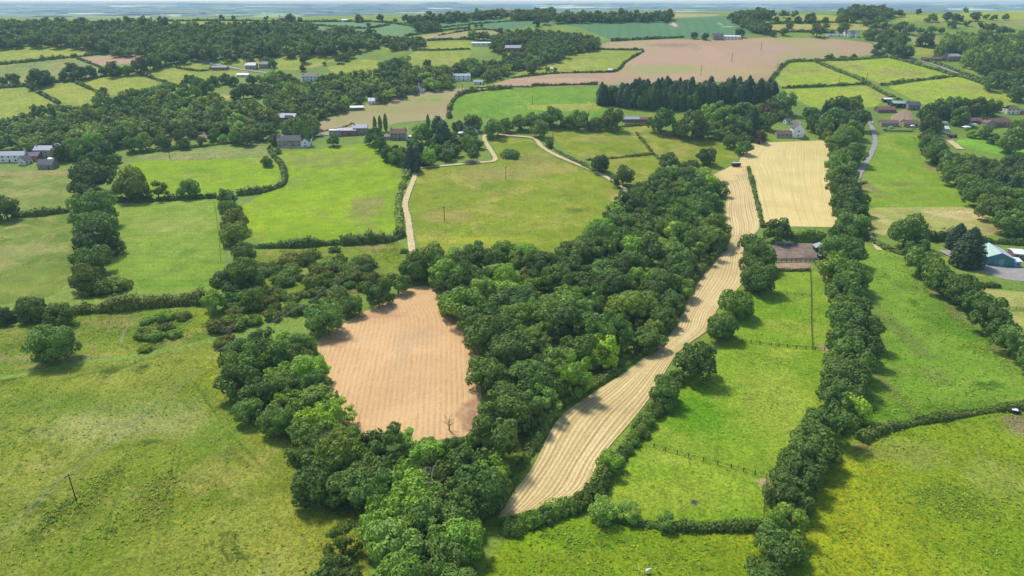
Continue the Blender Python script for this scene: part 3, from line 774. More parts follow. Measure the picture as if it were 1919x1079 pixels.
def conifer_arrays(seed, tiers=13, per=26, w=1.0, hgt_=1.0, size=(0.07, 0.13), power=0.9, bulge=0.0):
    """needle crown from z 0 to 1, drooping branch sprays in tiers around the stem"""
    rg = np.random.default_rng(seed)
    P, N, S = [], [], []
    for i in range(tiers):
        t = (i + rg.uniform(-0.2, 0.2)) / tiers
        t = min(max(t, 0), 0.98)
        rad = (1 - t) ** power * (1 + bulge * math.sin(math.pi * t)) + 0.03
        m = max(5, int(per * rad + 4))
        a = np.linspace(0, 2 * math.pi, m, endpoint=False) + rg.uniform(0, 6)
        for f in (0.45, 0.75, 1.0):
            rr = rad * f * rg.uniform(0.8, 1.12, m)
            zz = t + 0.055 - 0.05 * f + rg.normal(0, 0.015, m)
            P.append(np.column_stack([rr * np.cos(a), rr * np.sin(a), zz]))
            nn = np.column_stack([np.cos(a) * 0.55, np.sin(a) * 0.55, np.full(m, 0.8)]) + rg.normal(0, 0.28, (m, 3))
            N.append(unitv(nn)); S.append(rg.uniform(size[0], size[1], m) * (0.6 + 0.5 * rad))
    P, N, S = np.vstack(P), np.vstack(N), np.concatenate(S)
    QV, QF = quads(P, N, S, rg, 0.6)
    zq = np.repeat(P[:, 2], 4); QV[:, 2] = zq + (QV[:, 2] - zq) * 0.42
    # inner cone
    ring = 9
    cv, cf = [], []
    for i in range(7):
        t = i / 6
        rad = 0.8 * ((1 - t) ** power * (1 + bulge * math.sin(math.pi * t))) + 0.01
        for k in range(ring):
            q = rad * rg.uniform(0.85, 1.1)
            cv.append((q * math.cos(2*math.pi*k/ring), q * math.sin(2*math.pi*k/ring), t))
    for i in range(6):
        for k in range(ring):
            a = i * ring + k; b = i * ring + (k + 1) % ring
            cf += [(a, b, b + ring), (a, b + ring, a + ring)]
    return np.array(cv), np.array(cf), QV, QF

def column_arrays(seed, per=900, size=(0.10, 0.2)):
    """upright poplar crown, z 0..1, unit radius"""
    rg = np.random.default_rng(seed)
    z = rg.random(per) ** 0.9
    rad = np.sin(np.pi * np.clip(z * 0.93 + 0.05, 0, 1)) ** 0.6 * (1 - 0.25 * z)
    a = rg.uniform(0, 2 * math.pi, per)
    rad2 = rad * (0.86 + 0.2 * np.sin(a * 5 + z * 9) * rg.random(per))
    P = np.column_stack([rad2 * np.cos(a), rad2 * np.sin(a), z])
    N = unitv(np.column_stack([np.cos(a), np.sin(a), np.full(per, 0.35)]) + rg.normal(0, 0.4, (per, 3)))
    QV, QF = quads(P, N, rg.uniform(size[0], size[1], per), rg, 0.6)
    zq = np.repeat(P[:, 2], 4); QV[:, 2] = zq + (QV[:, 2] - zq) * 0.3
    ring = 8
    cv, cf = [], []
    for i in range(8):
        t = i / 7
        q0 = 0.82 * (math.sin(math.pi * min(1, t * 0.93 + 0.05)) ** 0.6 * (1 - 0.25 * t))
        for k in range(ring):
            q = q0 * rg.uniform(0.85, 1.1)
            cv.append((q * math.cos(2*math.pi*k/ring), q * math.sin(2*math.pi*k/ring), t))
    for i in range(7):
        for k in range(ring):
            a_ = i * ring + k; b_ = i * ring + (k + 1) % ring
            cf += [(a_, b_, b_ + ring), (a_, b_ + ring, a_ + ring)]
    return np.array(cv), np.array(cf), QV, QF

NEAR = [crown_mesh('crown_near', crown_arrays(10 + i, (7, 9, 11, 13, 15, 10, 12)[i % 7], 9, 85, (0.030, 0.058), (0.72, 0.85, 0.98, 1.12, 0.8)[i % 5], lob=((0.36, 0.56), (0.30, 0.48), (0.26, 0.44))[i % 3], drop=(0.0, 0.03, 0.06)[i % 3]), LEAF) for i in range(14)]
MID = [crown_mesh('crown_mid', crown_arrays(40 + i, 10, 7, 44, (0.045, 0.085), 0.82 + 0.07 * (i % 3)), LEAF) for i in range(8)]
FAR_A = [crown_arrays(70 + i, 8, 5, 20, (0.07, 0.13), (0.75, 0.9, 1.05)[i % 3]) for i in range(9)]
FAR = [crown_mesh('crown_far', a, LEAF) for a in FAR_A]
BUSH = [crown_mesh('bush_leaves', crown_arrays(90 + i, 11, 8, 60, (0.035, 0.075), 0.62, floor=-0.2), LEAF) for i in range(6)]
AIRY = [crown_mesh('crown_airy', crown_arrays(110 + i, 15, 9, 80, (0.028, 0.055), 1.05, lob=(0.20, 0.34), spread=0.72, drop=0.2, tilt=0.8, subr=(0.3, 0.5)), LEAF) for i in range(4)]
CONI = [crown_mesh('conifer_needles', conifer_arrays(120 + i, 18, 34, power=0.38, bulge=0.08, size=(0.09, 0.17)), NEEDLE) for i in range(4)]
CYP_A = []
for i in range(3):
    A = conifer_arrays(130 + i, 30, 60, power=0.5, bulge=0.22, size=(0.05, 0.10)); CYP_A.append(A)
CYP = [crown_mesh('cypress_needles', a, NEEDLE) for a in CYP_A]
POP = [crown_mesh('poplar_leaves', column_arrays(140 + i), LEAF) for i in range(3)]

def trunk_mesh(seed, dead=False):
    rg = random.Random(seed)
    m = MB()
    m.bar((0, 0, -0.06), (0, 0, 0.42), 0.055, 0.040, 7)
    top = Vector((0.01, 0.0, 0.42))
    m.bar((0, 0, 0.40), (0.02, 0.01, 0.75), 0.038, 0.018, 6)
    for k in range(9 if dead else 5):
        a = k * 2.4 + rg.uniform(-0.4, 0.4)
        z0 = 0.34 + 0.05 * k
        L = rg.uniform(0.2, 0.34)
        e = Vector((math.cos(a) * L, math.sin(a) * L, z0 + rg.uniform(0.16, 0.34)))
        m.bar((0, 0, z0), e, 0.022, 0.008, 5)
        if dead:
            for q in range(3):
                b = a + rg.uniform(-0.9, 0.9)
                m.bar(e * 0.7 + Vector((0, 0, z0 * 0.3)), e + Vector((math.cos(b) * 0.14, math.sin(b) * 0.14, rg.uniform(0.02, 0.18))), 0.009, 0.003, 4)
    me = bpy.data.meshes.new('trunk')
    me.from_pydata(m.V, [], m.F)
    me.materials.append(DEADWOOD if dead else BARK)
    me.update()
    return me
TRUNKS = [trunk_mesh(1), trunk_mesh(2), trunk_mesh(3)]
DEAD = trunk_mesh(9, True)

TONES = {'grassy': (1.8, 1.8, 0.85, 1), 'weedy': (1.15, 1.15, 0.75, 1), 'dark': (0.62, 0.66, 0.62, 1), 'deep': (0.72, 0.80, 0.66, 1), 'mid': (0.95, 0.98, 0.85, 1), 'fresh': (1.30, 1.42, 0.85, 1), 'lime': (1.95, 1.95, 0.75, 1), 'pale': (1.55, 1.55, 1.35, 1),
         'olive': (1.08, 0.98, 0.62, 1), 'brown': (1.0, 0.78, 0.58, 1), 'purple': (0.72, 0.30, 0.62, 1), 'blue': (0.80, 0.95, 1.0, 1), 'gold': (2.4, 1.9, 0.5, 1)}
HOUSES = [(542,275,44),(650,254,34),(746,262,29),(872,250,30),(538,230,34),(18,304,56),(58,302,30),(84,298,36),(85,317,28),(1495,257,26),(1471,257,30),(1477,232,11),(1668,237,32),(1707,238,26),(1662,211,34),(1686,202,24),(1664,192,15),(1713,206,22),(1872,238,40),(1898,214,24),(1828,232,26),(1771,247,14),(1786,258,14),(1596,69,26),(1648,64,9),(1787,114,30),(1346,75,18),(1372,74,32),(864,151,34),(896,158,17),(962,97,30),(902,86,36),(788,173,13),(696,196,12),(668,207,24),(470,130,20),(494,128,16),(411,131,28),(455,144,22),(580,152,28),(1183,229,30),(1209,229,22),(952,31,14),(529,40,13),(646,41,11),(1034,132,6),(1144,134,9),(1905,501,13),(1915,487,22),(1541,474,18),(1541,486,12),(1873,499,52),(867,254,18),(1810,243,13),(1823,238,12),(1768,234,12)]   # front foot pixel and width of each building, kept clear of foliage
def hides_house(x, y, rad, h):
    z = hz(x, y)
    cx, by = project((x, y, z)); _, ty = project((x, y, z + h))
    sr = rad * FPX / depth((x, y, z + h / 2))
    for hx, hy, hw in HOUSES:
        if by > hy - 4 and ty < hy - 3 and by > hy - 18 and abs(cx - hx) < hw * 0.5 + sr * 0.55:
            return True
        if abs(cx - hx) < hw * 0.5 + sr * 0.4 and hy - 10 < by <= hy - 4:      # standing in the house
            return True
    return False
NTREE = [0]
def tree(x, y, rad, h, tone='mid', kind='near', name='broadleaf_tree', label=None, group=None, cat='tree', squash=1.0):
    """an Empty at the foot of the tree carrying trunk and crown; metres"""
    if name == 'garden_tree' and hides_house(x, y, rad, h): return None
    NTREE[0] += 1
    z = hz(x, y)
    a = rnd.uniform(0, 6.283)
    root = empty(name, (x, y, z - 0.1), a, label, cat, group)
    me = rnd.choice({'near': NEAR, 'mid': MID, 'far': FAR, 'bush': BUSH, 'airy': AIRY, 'coni': CONI, 'cyp': CYP, 'pop': POP}[kind])
    c = bpy.data.objects.new('crown' if kind != 'bush' else 'foliage', me)
    col = TONES[tone]
    j = rnd.uniform(0.74, 1.3); w = rnd.uniform(0.92, 1.1)
    c.color = (col[0] * j * w, col[1] * j, col[2] * j / w, 1)
    if kind in ('coni', 'cyp', 'pop'):
        c.location = (0, 0, h * 0.06)
        c.scale = (rad, rad, h * 0.95)
    elif kind == 'bush':
        c.location = (0, 0, h * 0.22)
        c.scale = (rad, rad, h * 0.82)
    else:
        c.location = (0, 0, h * 0.43)
        c.scale = (rad, rad * rnd.uniform(0.92, 1.08), h * 0.60)
    COL.objects.link(c); c.parent = root
    t = bpy.data.objects.new('trunk' if kind != 'bush' else 'stem', rnd.choice(TRUNKS))
    th = h * (0.9 if kind != 'bush' else 0.8)
    t.scale = (th * 0.8, th * 0.8, th)
    COL.objects.link(t); t.parent = root
    return root

def tree_px(px, py, wpx, tone='mid', kind='near', ratio=0.85, hf=0.55, **k):
    """tree whose crown centre stands at a photograph pixel; wpx: crown width in pixels; ratio: height over width"""
    hc = 5.0
    for _ in range(3):
        p = unproject(px, py, hc)
        rad = wpx * depth(p + Vector((0, 0, hc))) / FPX / 2
        h = 2 * rad * ratio
        hc = h * hf
    return tree(p.x, p.y, rad, h, tone, kind, **k)

ORD = ['first', 'second', 'third', 'fourth', 'fifth', 'sixth', 'seventh', 'eighth', 'ninth', 'tenth', 'eleventh', 'twelfth', 'thirteenth', 'fourteenth', 'fifteenth',
       'sixteenth', 'seventeenth', 'eighteenth', 'nineteenth', 'twentieth', 'twenty-first', 'twenty-second', 'twenty-third', 'twenty-fourth', 'twenty-fifth', 'twenty-sixth', 'twenty-seventh', 'twenty-eighth', 'twenty-ninth', 'thirtieth']

def poisson(P, rmin, rmax, seed, tries=9000, maxn=400, ov=0.78):
    rg = np.random.default_rng(seed)
    A = np.array(P)
    X = rg.uniform(A[:, 0].min(), A[:, 0].max(), tries); Y = rg.uniform(A[:, 1].min(), A[:, 1].max(), tries); Q = rg.uniform(rmin, rmax, tries)
    ok = inpoly(X, Y, P)
    X, Y, Q = X[ok], Y[ok], Q[ok]
    pts = np.zeros((0, 3))
    out = []
    for x, y, r in zip(X, Y, Q):
        if len(out) and np.any((pts[:len(out), 0] - x) ** 2 + (pts[:len(out), 1] - y) ** 2 < (ov * (r + pts[:len(out), 2])) ** 2): continue
        out.append((x, y, r))
        pts = np.vstack([pts, [[x, y, r]]])
        if len(out) >= maxn: break
    return out

def wood(px, rmin, rmax, seed, tones, kind='near', name='broadleaf_tree', where='', group='', hr=(1.5, 2.1), dz=7.0, maxn=400, words=None):
    P = world_poly(px, dz)
    for x, y, r in poisson(P, rmin, rmax, seed, maxn=maxn, ov=0.73):
        tone = rnd.choices(list(tones), list(tones.values()))[0]
        lab = '%s broadleaf tree %s' % ((('small ' if r < rmin + 0.3 * (rmax - rmin) else 'big ' if r > rmin + 0.72 * (rmax - rmin) else '') + {'dark': 'dark green', 'deep': 'deep green', 'mid': 'mid green', 'fresh': 'fresh bright green', 'lime': 'lime green', 'pale': 'pale grey green', 'olive': 'olive green', 'brown': 'brownish green', 'blue': 'blue green', 'purple': 'purple leaved', 'gold': 'golden'}[tone]), where(*project((x, y, hz(x, y) + 8))) if callable(where) else where)
        tree(x, y, r * 1.1, r * rnd.uniform(*hr), tone, kind if rnd.random() > 0.14 else 'airy', name=name, label=lab, group=group)

def mass(name, px, rmin, rmax, seed, label, tones, dz=6.0, hr=(1.5, 2.1), cat='woodland'):
    """far wood that reads as one mass"""
    P = world_poly(px, dz)
    pts = poisson(P, rmin, rmax, seed, tries=14000, maxn=1200)
    groups = {}
    for x, y, r in pts:
        if hides_house(x, y, r * 1.1, r * 1.8): continue
        tone = rnd.choices(list(tones), list(tones.values()))[0]
        groups.setdefault(tone, []).append((x, y, r))
    root = None
    for tone, L in groups.items():
        Vs, Fs, b = [], [], 0
        for x, y, r in L:
            CV, CF, QV, QF = rnd.choice(FAR_A)
            V = np.vstack([CV, QV]); a = rnd.uniform(0, 6.28)
            ca, sa = math.cos(a), math.sin(a)
            h = r * rnd.uniform(*hr)
            V = np.column_stack([(V[:, 0]*ca - V[:, 1]*sa) * r * 1.1, (V[:, 0]*sa + V[:, 1]*ca) * r * 1.1, V[:, 2] * h * 0.60 + h * 0.43])
            V += np.array([x, y, hz(x, y)])
            Vs.append(V); Fs += (CF + b).tolist() + (QF + b + len(CV)).tolist(); b += len(V)
        if not Vs: continue
        o = mesh_obj(name if root is None else 'tree_crowns', np.vstack(Vs).tolist(), Fs, LEAF_WOOD)
        o.color = TONES[tone]
        o['kind'] = 'stuff'
        if root is None:
            root = tag(o, label, cat)
        else:
            o.parent = root
    return root

def hedge(px, w, h, label, tone='deep', size=None, wpts=None, group='field hedges', lump=0.5, name='hedge', step=None, dens=1.0, gaps=0.0):
    """hedge of leaf sprays over a lumpy ridge, laid along photograph pixels (foot line)"""
    W = catmull(wpts or [tuple(unproject(x, y)[:2]) for x, y in px], 1.0)
    rg = np.random.default_rng(abs(hash(label)) % 100000 if 0 else len(label) * 131 + int(abs(W[0][0]) * 7) % 9973)
    W = np.array(W)
    n = len(W)
    d = np.gradient(W, axis=0); d = unitv(d); nr = np.column_stack([-d[:, 1], d[:, 0]])
    dist = float(np.linalg.norm(W[n // 2]))
    size = size or max(0.26, dist * 0.0013)
    s = np.arange(n)
    wk = lambda k: np.convolve(rg.normal(0, 1, n + 2 * k), np.hanning(k) / np.sqrt((np.hanning(k) ** 2).sum()), 'same')[k:n + k]
    lm = 1 + lump * (0.32 * wk(7) + 0.42 * wk(23) + 0.25 * wk(61) + rg.normal(0, 0.12, n))
    lm = np.clip(lm, 0.35, 1.9)
    # core ridge
    prof = [(-0.5, -0.05), (-0.46, 0.55), (-0.2, 0.9), (0.2, 0.9), (0.46, 0.55), (0.5, -0.05)]
    V, F = [], []
    for i in range(n):
        z = hz(*W[i])
        for a, b in prof:
            V.append((W[i, 0] + nr[i, 0]*a*w*0.74*(0.5+0.5*lm[i]), W[i, 1] + nr[i, 1]*a*w*0.74*(0.5+0.5*lm[i]), z + b*h*0.8*lm[i]))
        if i:
            k = 6 * i
            F += [(k-6+j, k-5+j, k+1+j, k+j) for j in range(5)]
    F += [(5, 4, 3, 2, 1, 0), tuple(6*(n-1) + j for j in range(6))]
    area = n * (w + 2 * h)
    m = int(min(60000, dens * area / (size * size * 1.5)))
    i = rg.integers(0, n, m)
    th = rg.uniform(-0.1, math.pi + 0.1, m)
    ex = np.sign(np.cos(th)) * np.abs(np.cos(th)) ** 0.7; ez = np.abs(np.sin(th)) ** 0.7
    a = ex * 0.5 * w * (0.5 + 0.5 * lm[i]) * rg.uniform(0.7, 1.2, m); b = ez * h * lm[i] * rg.uniform(0.7, 1.15, m)
    along = rg.uniform(-0.6, 0.6, m)
    P = np.column_stack([W[i, 0] + nr[i, 0]*a + d[i, 0]*along, W[i, 1] + nr[i, 1]*a + d[i, 1]*along, np.zeros(m)])
    P[:, 2] = hgt(P[:, 0], P[:, 1]) + b
    N = unitv(np.column_stack([nr[i, 0]*np.cos(th), nr[i, 1]*np.cos(th), np.abs(np.sin(th)) + 0.25]) + rg.normal(0, 0.42, (m, 3)))
    QV, QF = quads(P, N, rg.uniform(0.6, 1.25, m) * size, rg)
    nb = len(V)
    o = mesh_obj(name, V + QV.tolist(), F + (QF + nb).tolist(), LEAF_HEDGE)
    j = rnd.uniform(0.9, 1.12)
    o.color = tuple(c * j for c in TONES[tone][:3]) + (1,)
    return tag(o, label, 'hedge', group)
# ---------------------------------------------------------------- woods near the camera
WT = {'dark': 4, 'deep': 6, 'mid': 6, 'fresh': 2.0, 'lime': 0.25, 'blue': 1.2, 'pale': 0.8, 'olive': 1.0}
# bright individual crowns that stand out of the wood first
def row(items, what, name='hedgerow_tree', group=None, kind='near', ratio=0.85):
    for i, it in enumerate(items):
        x, y, w, tone = it[:4]; w *= 1.1
        kk = it[4] if len(it) > 4 else kind
        rr = it[5] if len(it) > 5 else ratio
        tree_px(x, y, w, tone, kk, rr, name=name, label='%s %s' % (ORD[i], what), group=group)

def seg(x, y):
    q = project((x, y, hz(x, y)))[0]
    return [', below the barley', ', above the red stables', ', behind the garden trees', ', above the copper beech', ', by the hill pastures'][sum(q > v for v in (1190, 1250, 1310, 1390))]
def scrub_part(x, y):
    u, v = project((x, y, hz(x, y)))
    F = [(440, 540, 'at the end by the isolated bright tree'), (480, 590, 'beside the wood edge pole'), (520, 500, 'at its top under the low hedge'), (610, 500, 'below the small round bush'), (680, 510, 'nearest the pale path'), (560, 560, 'in its middle under the power lines'), (640, 550, 'next to the ploughed plot trees')]
    return min(F, key=lambda f: (f[0] - u) ** 2 + (f[1] - v) ** 2)[2]
def nearest(F):
    return lambda x, y: min(F, key=lambda f: (f[0] - x) ** 2 + (f[1] - y) ** 2)[2]
belt_left = nearest([(440, 690, 'at the wood edge by the power pole'), (500, 640, 'at the top of the belt below the scrub'), (560, 650, 'beside the left point of the ploughed plot'), (470, 740, 'on the meadow side of the belt'), (540, 760, 'in the middle of the left belt'), (600, 740, 'on the left edge of the ploughed plot'), (600, 830, 'at the foot of the left belt')])
belt_south = nearest([(590, 880, 'on the meadow side of the southern belt'), (660, 860, 'below the left corner of the ploughed plot'), (740, 860, 'below the ploughed plot middle'), (830, 860, 'below the bare dead tree'), (920, 870, 'below the right corner of the ploughed plot'), (940, 920, 'beside the straw strip foot'), (860, 950, 'around the dark gap in the wood'), (750, 930, 'above the pale silvery tree'), (670, 940, 'above the tall bright tree')])
village = nearest([(1668, 230, 'by the brown bungalow'), (1710, 232, 'by the second brown bungalow'), (1665, 200, 'by the village yard barns'), (1713, 200, 'by the dark roofed village house'), (1770, 240, 'by the white greenhouse'), (1830, 228, 'by the long low brown roof'), (1872, 232, 'by the deep village house'), (1900, 208, 'by the hipped roof house'), (1780, 200, 'on the village hedge under the hill pasture'), (1860, 200, 'on the village edge under the rightmost hill pasture'), (1745, 255, 'at the top of the belt'), (1905, 255, 'beside the bright garden lawn')])
ridge_right = nearest([(1640, 42, 'below the wooded knoll'), (1700, 50, 'above the olive paddock with the lone oak'), (1755, 55, 'left of the poplar clump top'), (1750, 33, 'on the near edge of the bright skyline field'), (1785, 38, 'in the small clump on the skyline field'), (1840, 30, 'at the far end of the bright skyline field'), (1860, 50, 'in the hedge above the poplar clump'), (1465, 25, 'on the skyline above the ripe tan field')])
hill_left = nearest([(30, 148, 'at the left edge below the olive hay field'), (75, 145, 'below the middle of the olive hay field'), (140, 132, 'above the wedge shaped pasture'), (195, 132, 'above the dead tree pasture'), (250, 125, 'right of the small pinkish field'), (310, 105, 'joining the ridge wood'), (140, 103, 'at the corner of the pinkish field')])
def part_of_wood(x, y):
    F = [(900, 650, 'beside the ploughed plot'), (900, 770, 'at the lower right corner of the ploughed plot'), (850, 500, 'where the pale path meets the wood'), (960, 500, 'along the foot of the olive pasture'), (1100, 440, 'on the wood edge below the mown path end'),
         (1190, 380, 'beside the end of the mown path'), (1280, 330, 'at the upper tip of the wood'), (1330, 420, 'facing the narrow divider hedge'), (1290, 500, 'facing the pony yard'), (1230, 600, 'on the straw strip edge facing the bright ash'), (1130, 690, 'on the straw strip bend'),
         (1020, 770, 'above the straw strip bottom'), (1000, 590, 'in the wood middle near the ploughed plot'), (1120, 560, 'in the very middle of the big wood'), (1190, 470, 'in the wood middle near its upper half'), (1030, 680, 'in the wood middle above the straw strip bend')]
    return min(F, key=lambda f: (f[0] - x) ** 2 + (f[1] - y) ** 2)[2]
# central wood (right of and behind the ploughed plot)
wood([(800,500),(835,468),(890,455),(960,465),(1015,478),(1080,448),(1130,415),(1165,372),(1200,350),(1245,322),(1275,305),(1312,312),(1340,352),(1342,420),(1340,452),(1290,505),
      (1274,545),(1242,592),(1216,624),(1146,666),(1088,700),(1018,750),(980,798),(946,848),(925,850),(905,760),(905,690),(908,610),(870,575),(842,545)],
     4.6, 8.6, 21, WT, where=part_of_wood, group='trees of the central wood', name='woodland_tree', hr=(1.25, 2.25))
# belt left of the ploughed plot
wood([(425,668),(440,640),(500,615),(560,622),(585,655),(612,705),(628,770),(655,810),(640,850),(570,850),(545,800),(500,770),(445,745)],
     4.6, 6.6, 22, {'dark': 3, 'deep': 6, 'mid': 5, 'fresh': 2, 'olive': 1}, where=belt_left, group='trees of the left belt', name='woodland_tree', hr=(1.6, 2.1))
# southern belt
wood([(560,850),(640,840),(700,835),(790,835),(880,835),(915,850),(922,880),(890,930),(875,985),(850,1000),(800,990),(720,985),(660,950),(610,925),(575,895)],
     4.6, 6.8, 23, {'dark': 2, 'deep': 5, 'mid': 6, 'fresh': 3, 'lime': 0.3, 'blue': 1}, where=belt_south, group='trees of the southern belt', name='woodland_tree', hr=(1.6, 2.1))
for x, y, w, tone, kind, lab in [
    (715,965,95,'fresh','near','tall bright tree at the lower end of the wood'),
    (740,1015,110,'pale','near','pale silvery green tree at the picture bottom below the wood'),
    (830,1040,95,'mid','near','mid green tree beside the pale tree at the wood foot'),
    (868,1010,85,'fresh','near','fresh green tree at the lower corner of the straw strip'),
    (640,1010,75,'olive','airy','olive thin crowned tree at the meadow corner'),
    (630,1075,90,'deep','near','deep green tree cut by the picture bottom'),
    (740,1095,110,'fresh','near','bright green tree half below the picture bottom'),
    (860,1100,90,'mid','near','mid green tree half below the picture bottom'),
    (885,940,66,'mid','near','mid green tree overhanging the dark gap in the wood'),
    (590,800,75,'lime','near','lime green tree on the left edge of the ploughed plot'),
    (590,690,62,'lime','airy','yellow green airy tree leaning over the ploughed plot'),
    (650,865,60,'fresh','near','bright tree below the ploughed plot corner'),
    (760,830,60,'pale','airy','pale willow on the lower edge of the ploughed plot'),
    (700,832,58,'dark','near','dark round tree on the lower edge of the ploughed plot'),
    (895,832,50,'mid','near','mid green tree at the right foot corner of the ploughed plot'),
    (850,842,50,'deep','near','deep green tree below the bare dead tree'),
    (800,838,46,'mid','near','mid green tree between the willow and the dead tree'),
    (915,812,46,'deep','near','deep green tree right of the ploughed plot foot'),
    (1745,502,56,'deep','near','deep green tree filling the hedge above the barn track'),
    (1792,538,54,'mid','near','mid green tree filling the hedge above the big round oak'),
    (1832,566,52,'deep','near','dark tree pressed against the big round oak'),
    (1880,612,60,'deep','near','dark tree between the big round oak and the right edge'),
    (830,508,62,'fresh','near','bright green tree at the top corner of the ploughed plot'),
    (776,500,58,'deep','near','deep green tree at the foot of the pale path'),
    (845,572,45,'fresh','near','fresh green tree overhanging the ploughed plot'),
    (1128,655,66,'lime','near','yellow green willow at the bend of the straw strip'),
    (1078,708,42,'fresh','near','small fresh green tree on the wood edge'),
    (1200,612,36,'olive','airy','olive birch standing by the straw strip'),
    (1172,640,36,'pale','airy','pale birch standing by the straw strip'),
    (1030,515,50,'lime','near','lime green crown in the middle of the wood'),
    (1232,520,52,'fresh','near','fresh green crown near the wood edge'),
    (1195,372,44,'lime','near','lime crown at the upper end of the wood'),
    (1310,328,42,'pale','near','pale green crown at the upper tip of the wood'),
    (1348,352,34,'dark','near','dark tree sticking out over the straw strip'),
    (950,765,55,'fresh','near','bright green crown above the straw strip bottom'),
    (605,592,70,'mid','near','bushy tree at the upper left corner of the ploughed plot'),
    (708,545,56,'deep','near','round dark tree on the upper edge of the ploughed plot'),
    (745,528,46,'deep','near','smaller dark tree on the upper edge of the ploughed plot'),
    (655,570,46,'deep','near','dark tree between the bushy trees and the ploughed plot'),
    (402,562,48,'fresh','near','isolated round bright green tree at the hedge end'),
    (452,515,62,'deep','near','deep green tree at the scrub corner'),
    (425,530,58,'dark','near','dark tree at the left end of the scrub'),
    (455,470,46,'mid','near','mid green tree below the tall hedge'),
    (470,560,40,'olive','near','olive bush crowned tree in the scrub'),
    (96,637,82,'deep','near','big round oak alone in the rough strip'),
    (55,578,48,'dark','near','dark tree in the long hedge at left'),
    (110,585,50,'olive','near','brownish tree in the long hedge beside the oak'),
    (6,590,36,'dark','near','dark tree at the left picture edge in the long hedge'),
    (8,388,50,'dark','near','dark round tree at the left picture edge'),
    (1310,668,92,'dark','near','large dark oak between straw strip and paddock'),
    (1355,610,56,'deep','near','round tree above the large dark oak'),
    (1382,565,66,'fresh','near','broad bright ash beside the straw strip'),
    (1248,732,58,'mid','near','mid green tree in the hedge between straw and paddock'),
    (1143,862,54,'fresh','near','light green tree in the hedge at the straw strip foot'),
    (1130,952,54,'pale','near','grey green willow at the bottom hedge corner'),
    (1180,958,40,'pale','near','smaller grey green willow beside the corner willow'),
    (1250,975,40,'mid','near','small bush tree in the bottom hedge'),
    (1425,480,60,'deep','near','dark tree at the left end of the pony yard'),
    (1428,520,62,'deep','near','dark tree below the pony yard'),
    (1410,455,48,'mid','near','mid green tree beside the divider hedge foot'),
    (1460,430,50,'deep','near','dark tree behind the pony yard hedge'),
    (1700,432,66,'deep','near','broad tree alone on the tan paddock hedge'),
    (1853,582,80,'deep','near','big round oak below the barn yard plots'),
    (1900,635,75,'mid','near','broad tree at the right edge below the big round oak'),
    (1945,672,70,'deep','near','tree cut by the right picture edge'),
    (1810,545,60,'deep','near','dark tree above the big round oak'),
    (1760,515,66,'deep','near','dark tree in the hedge left of the barn track'),
    (1728,487,62,'mid','near','mid green tree at the head of the right pasture'),
    (1722,470,50,'deep','near','deep green tree behind the head of the right pasture'),
    (1775,528,48,'olive','near','yellowish tree in the hedge by the barn track'),
    (1820,460,52,'dark','cyp','dark conical cypress left of the teal barn'),
    (1797,440,34,'dark','cyp','smaller dark conical cypress left of the teal barn'),
    (1126,305,35,'dark','near','dark round tree beside the mown path'),
    (1168,328,42,'dark','near','larger dark tree beside the mown path'),
    (1255,302,42,'dark','near','dark tree at the left of the wood tip'),
    (1325,290,40,'dark','near','dark tree at the right of the wood tip'),
    (1295,310,36,'deep','near','deep green tree between the dark pair at the wood tip'),
    (957,284,34,'deep','bush','flat bushy clump inside the olive pasture'),
    (352,352,38,'pale','near','leaning grey green tree in the hedge'),
    (295,355,40,'olive','airy','thin olive tree beside the big hedge oak'),
    (245,345,62,'brown','near','big brownish oak in the cross hedge'),
    (425,368,42,'mid','near','mid green tree at the hedge junction')]:
    tree_px(x, y, w, tone, kind, 1.45 if kind == 'cyp' else (0.5 if kind == 'bush' else 0.9), name='cypress_tree' if kind == 'cyp' else 'broadleaf_tree', label=lab)
row([(165,332,62,'dark'),(170,365,62,'dark'),(172,392,66,'deep'),(178,420,68,'deep'),(178,450,66,'dark'),(167,482,66,'dark'),(160,520,50,'olive')],
    'tree from the top in the double row beside the mown field', group='row left of the mown field')
row([(428,392,36,'olive'),(438,412,42,'brown'),(442,436,44,'olive')], 'brownish tree down the hedge right of the mown field', group='row right of the mown field')
row([(1580,440,48,'deep'),(1572,462,60,'deep'),(1590,470,54,'mid'),(1576,500,66,'fresh'),(1596,520,60,'deep'),(1586,545,70,'deep'),(1600,575,62,'dark'),(1586,590,66,'deep'),(1606,618,66,'dark'),(1590,640,72,'deep'),
     (1612,650,60,'dark'),(1594,672,76,'deep'),(1590,702,80,'dark'),(1578,730,78,'deep'),(1566,758,76,'dark'),(1598,760,62,'lime'),(1556,790,80,'deep'),(1532,822,76,'deep'),(1512,850,74,'deep'),(1540,840,60,'dark'),(1498,885,78,'dark'),
     (1484,925,80,'dark'),(1470,978,72,'fresh'),(1462,1018,76,'mid'),(1448,1062,80,'deep'),(1440,1105,90,'deep')],
    'tree from the top of the long row splitting the right paddocks', group='long tree row on the right')
row([(1572,265,40,'mid'),(1588,250,36,'olive'),(1600,285,46,'deep'),(1570,300,38,'fresh'),(1580,325,52,'deep'),(1583,350,52,'dark'),(1590,372,56,'deep'),(1598,392,54,'dark'),(1582,398,40,'mid'),(1612,418,34,'fresh'),(1590,418,46,'mid'),(1610,432,30,'deep')],
    'tree down the row right of the stubble field', group='row right of the stubble field')
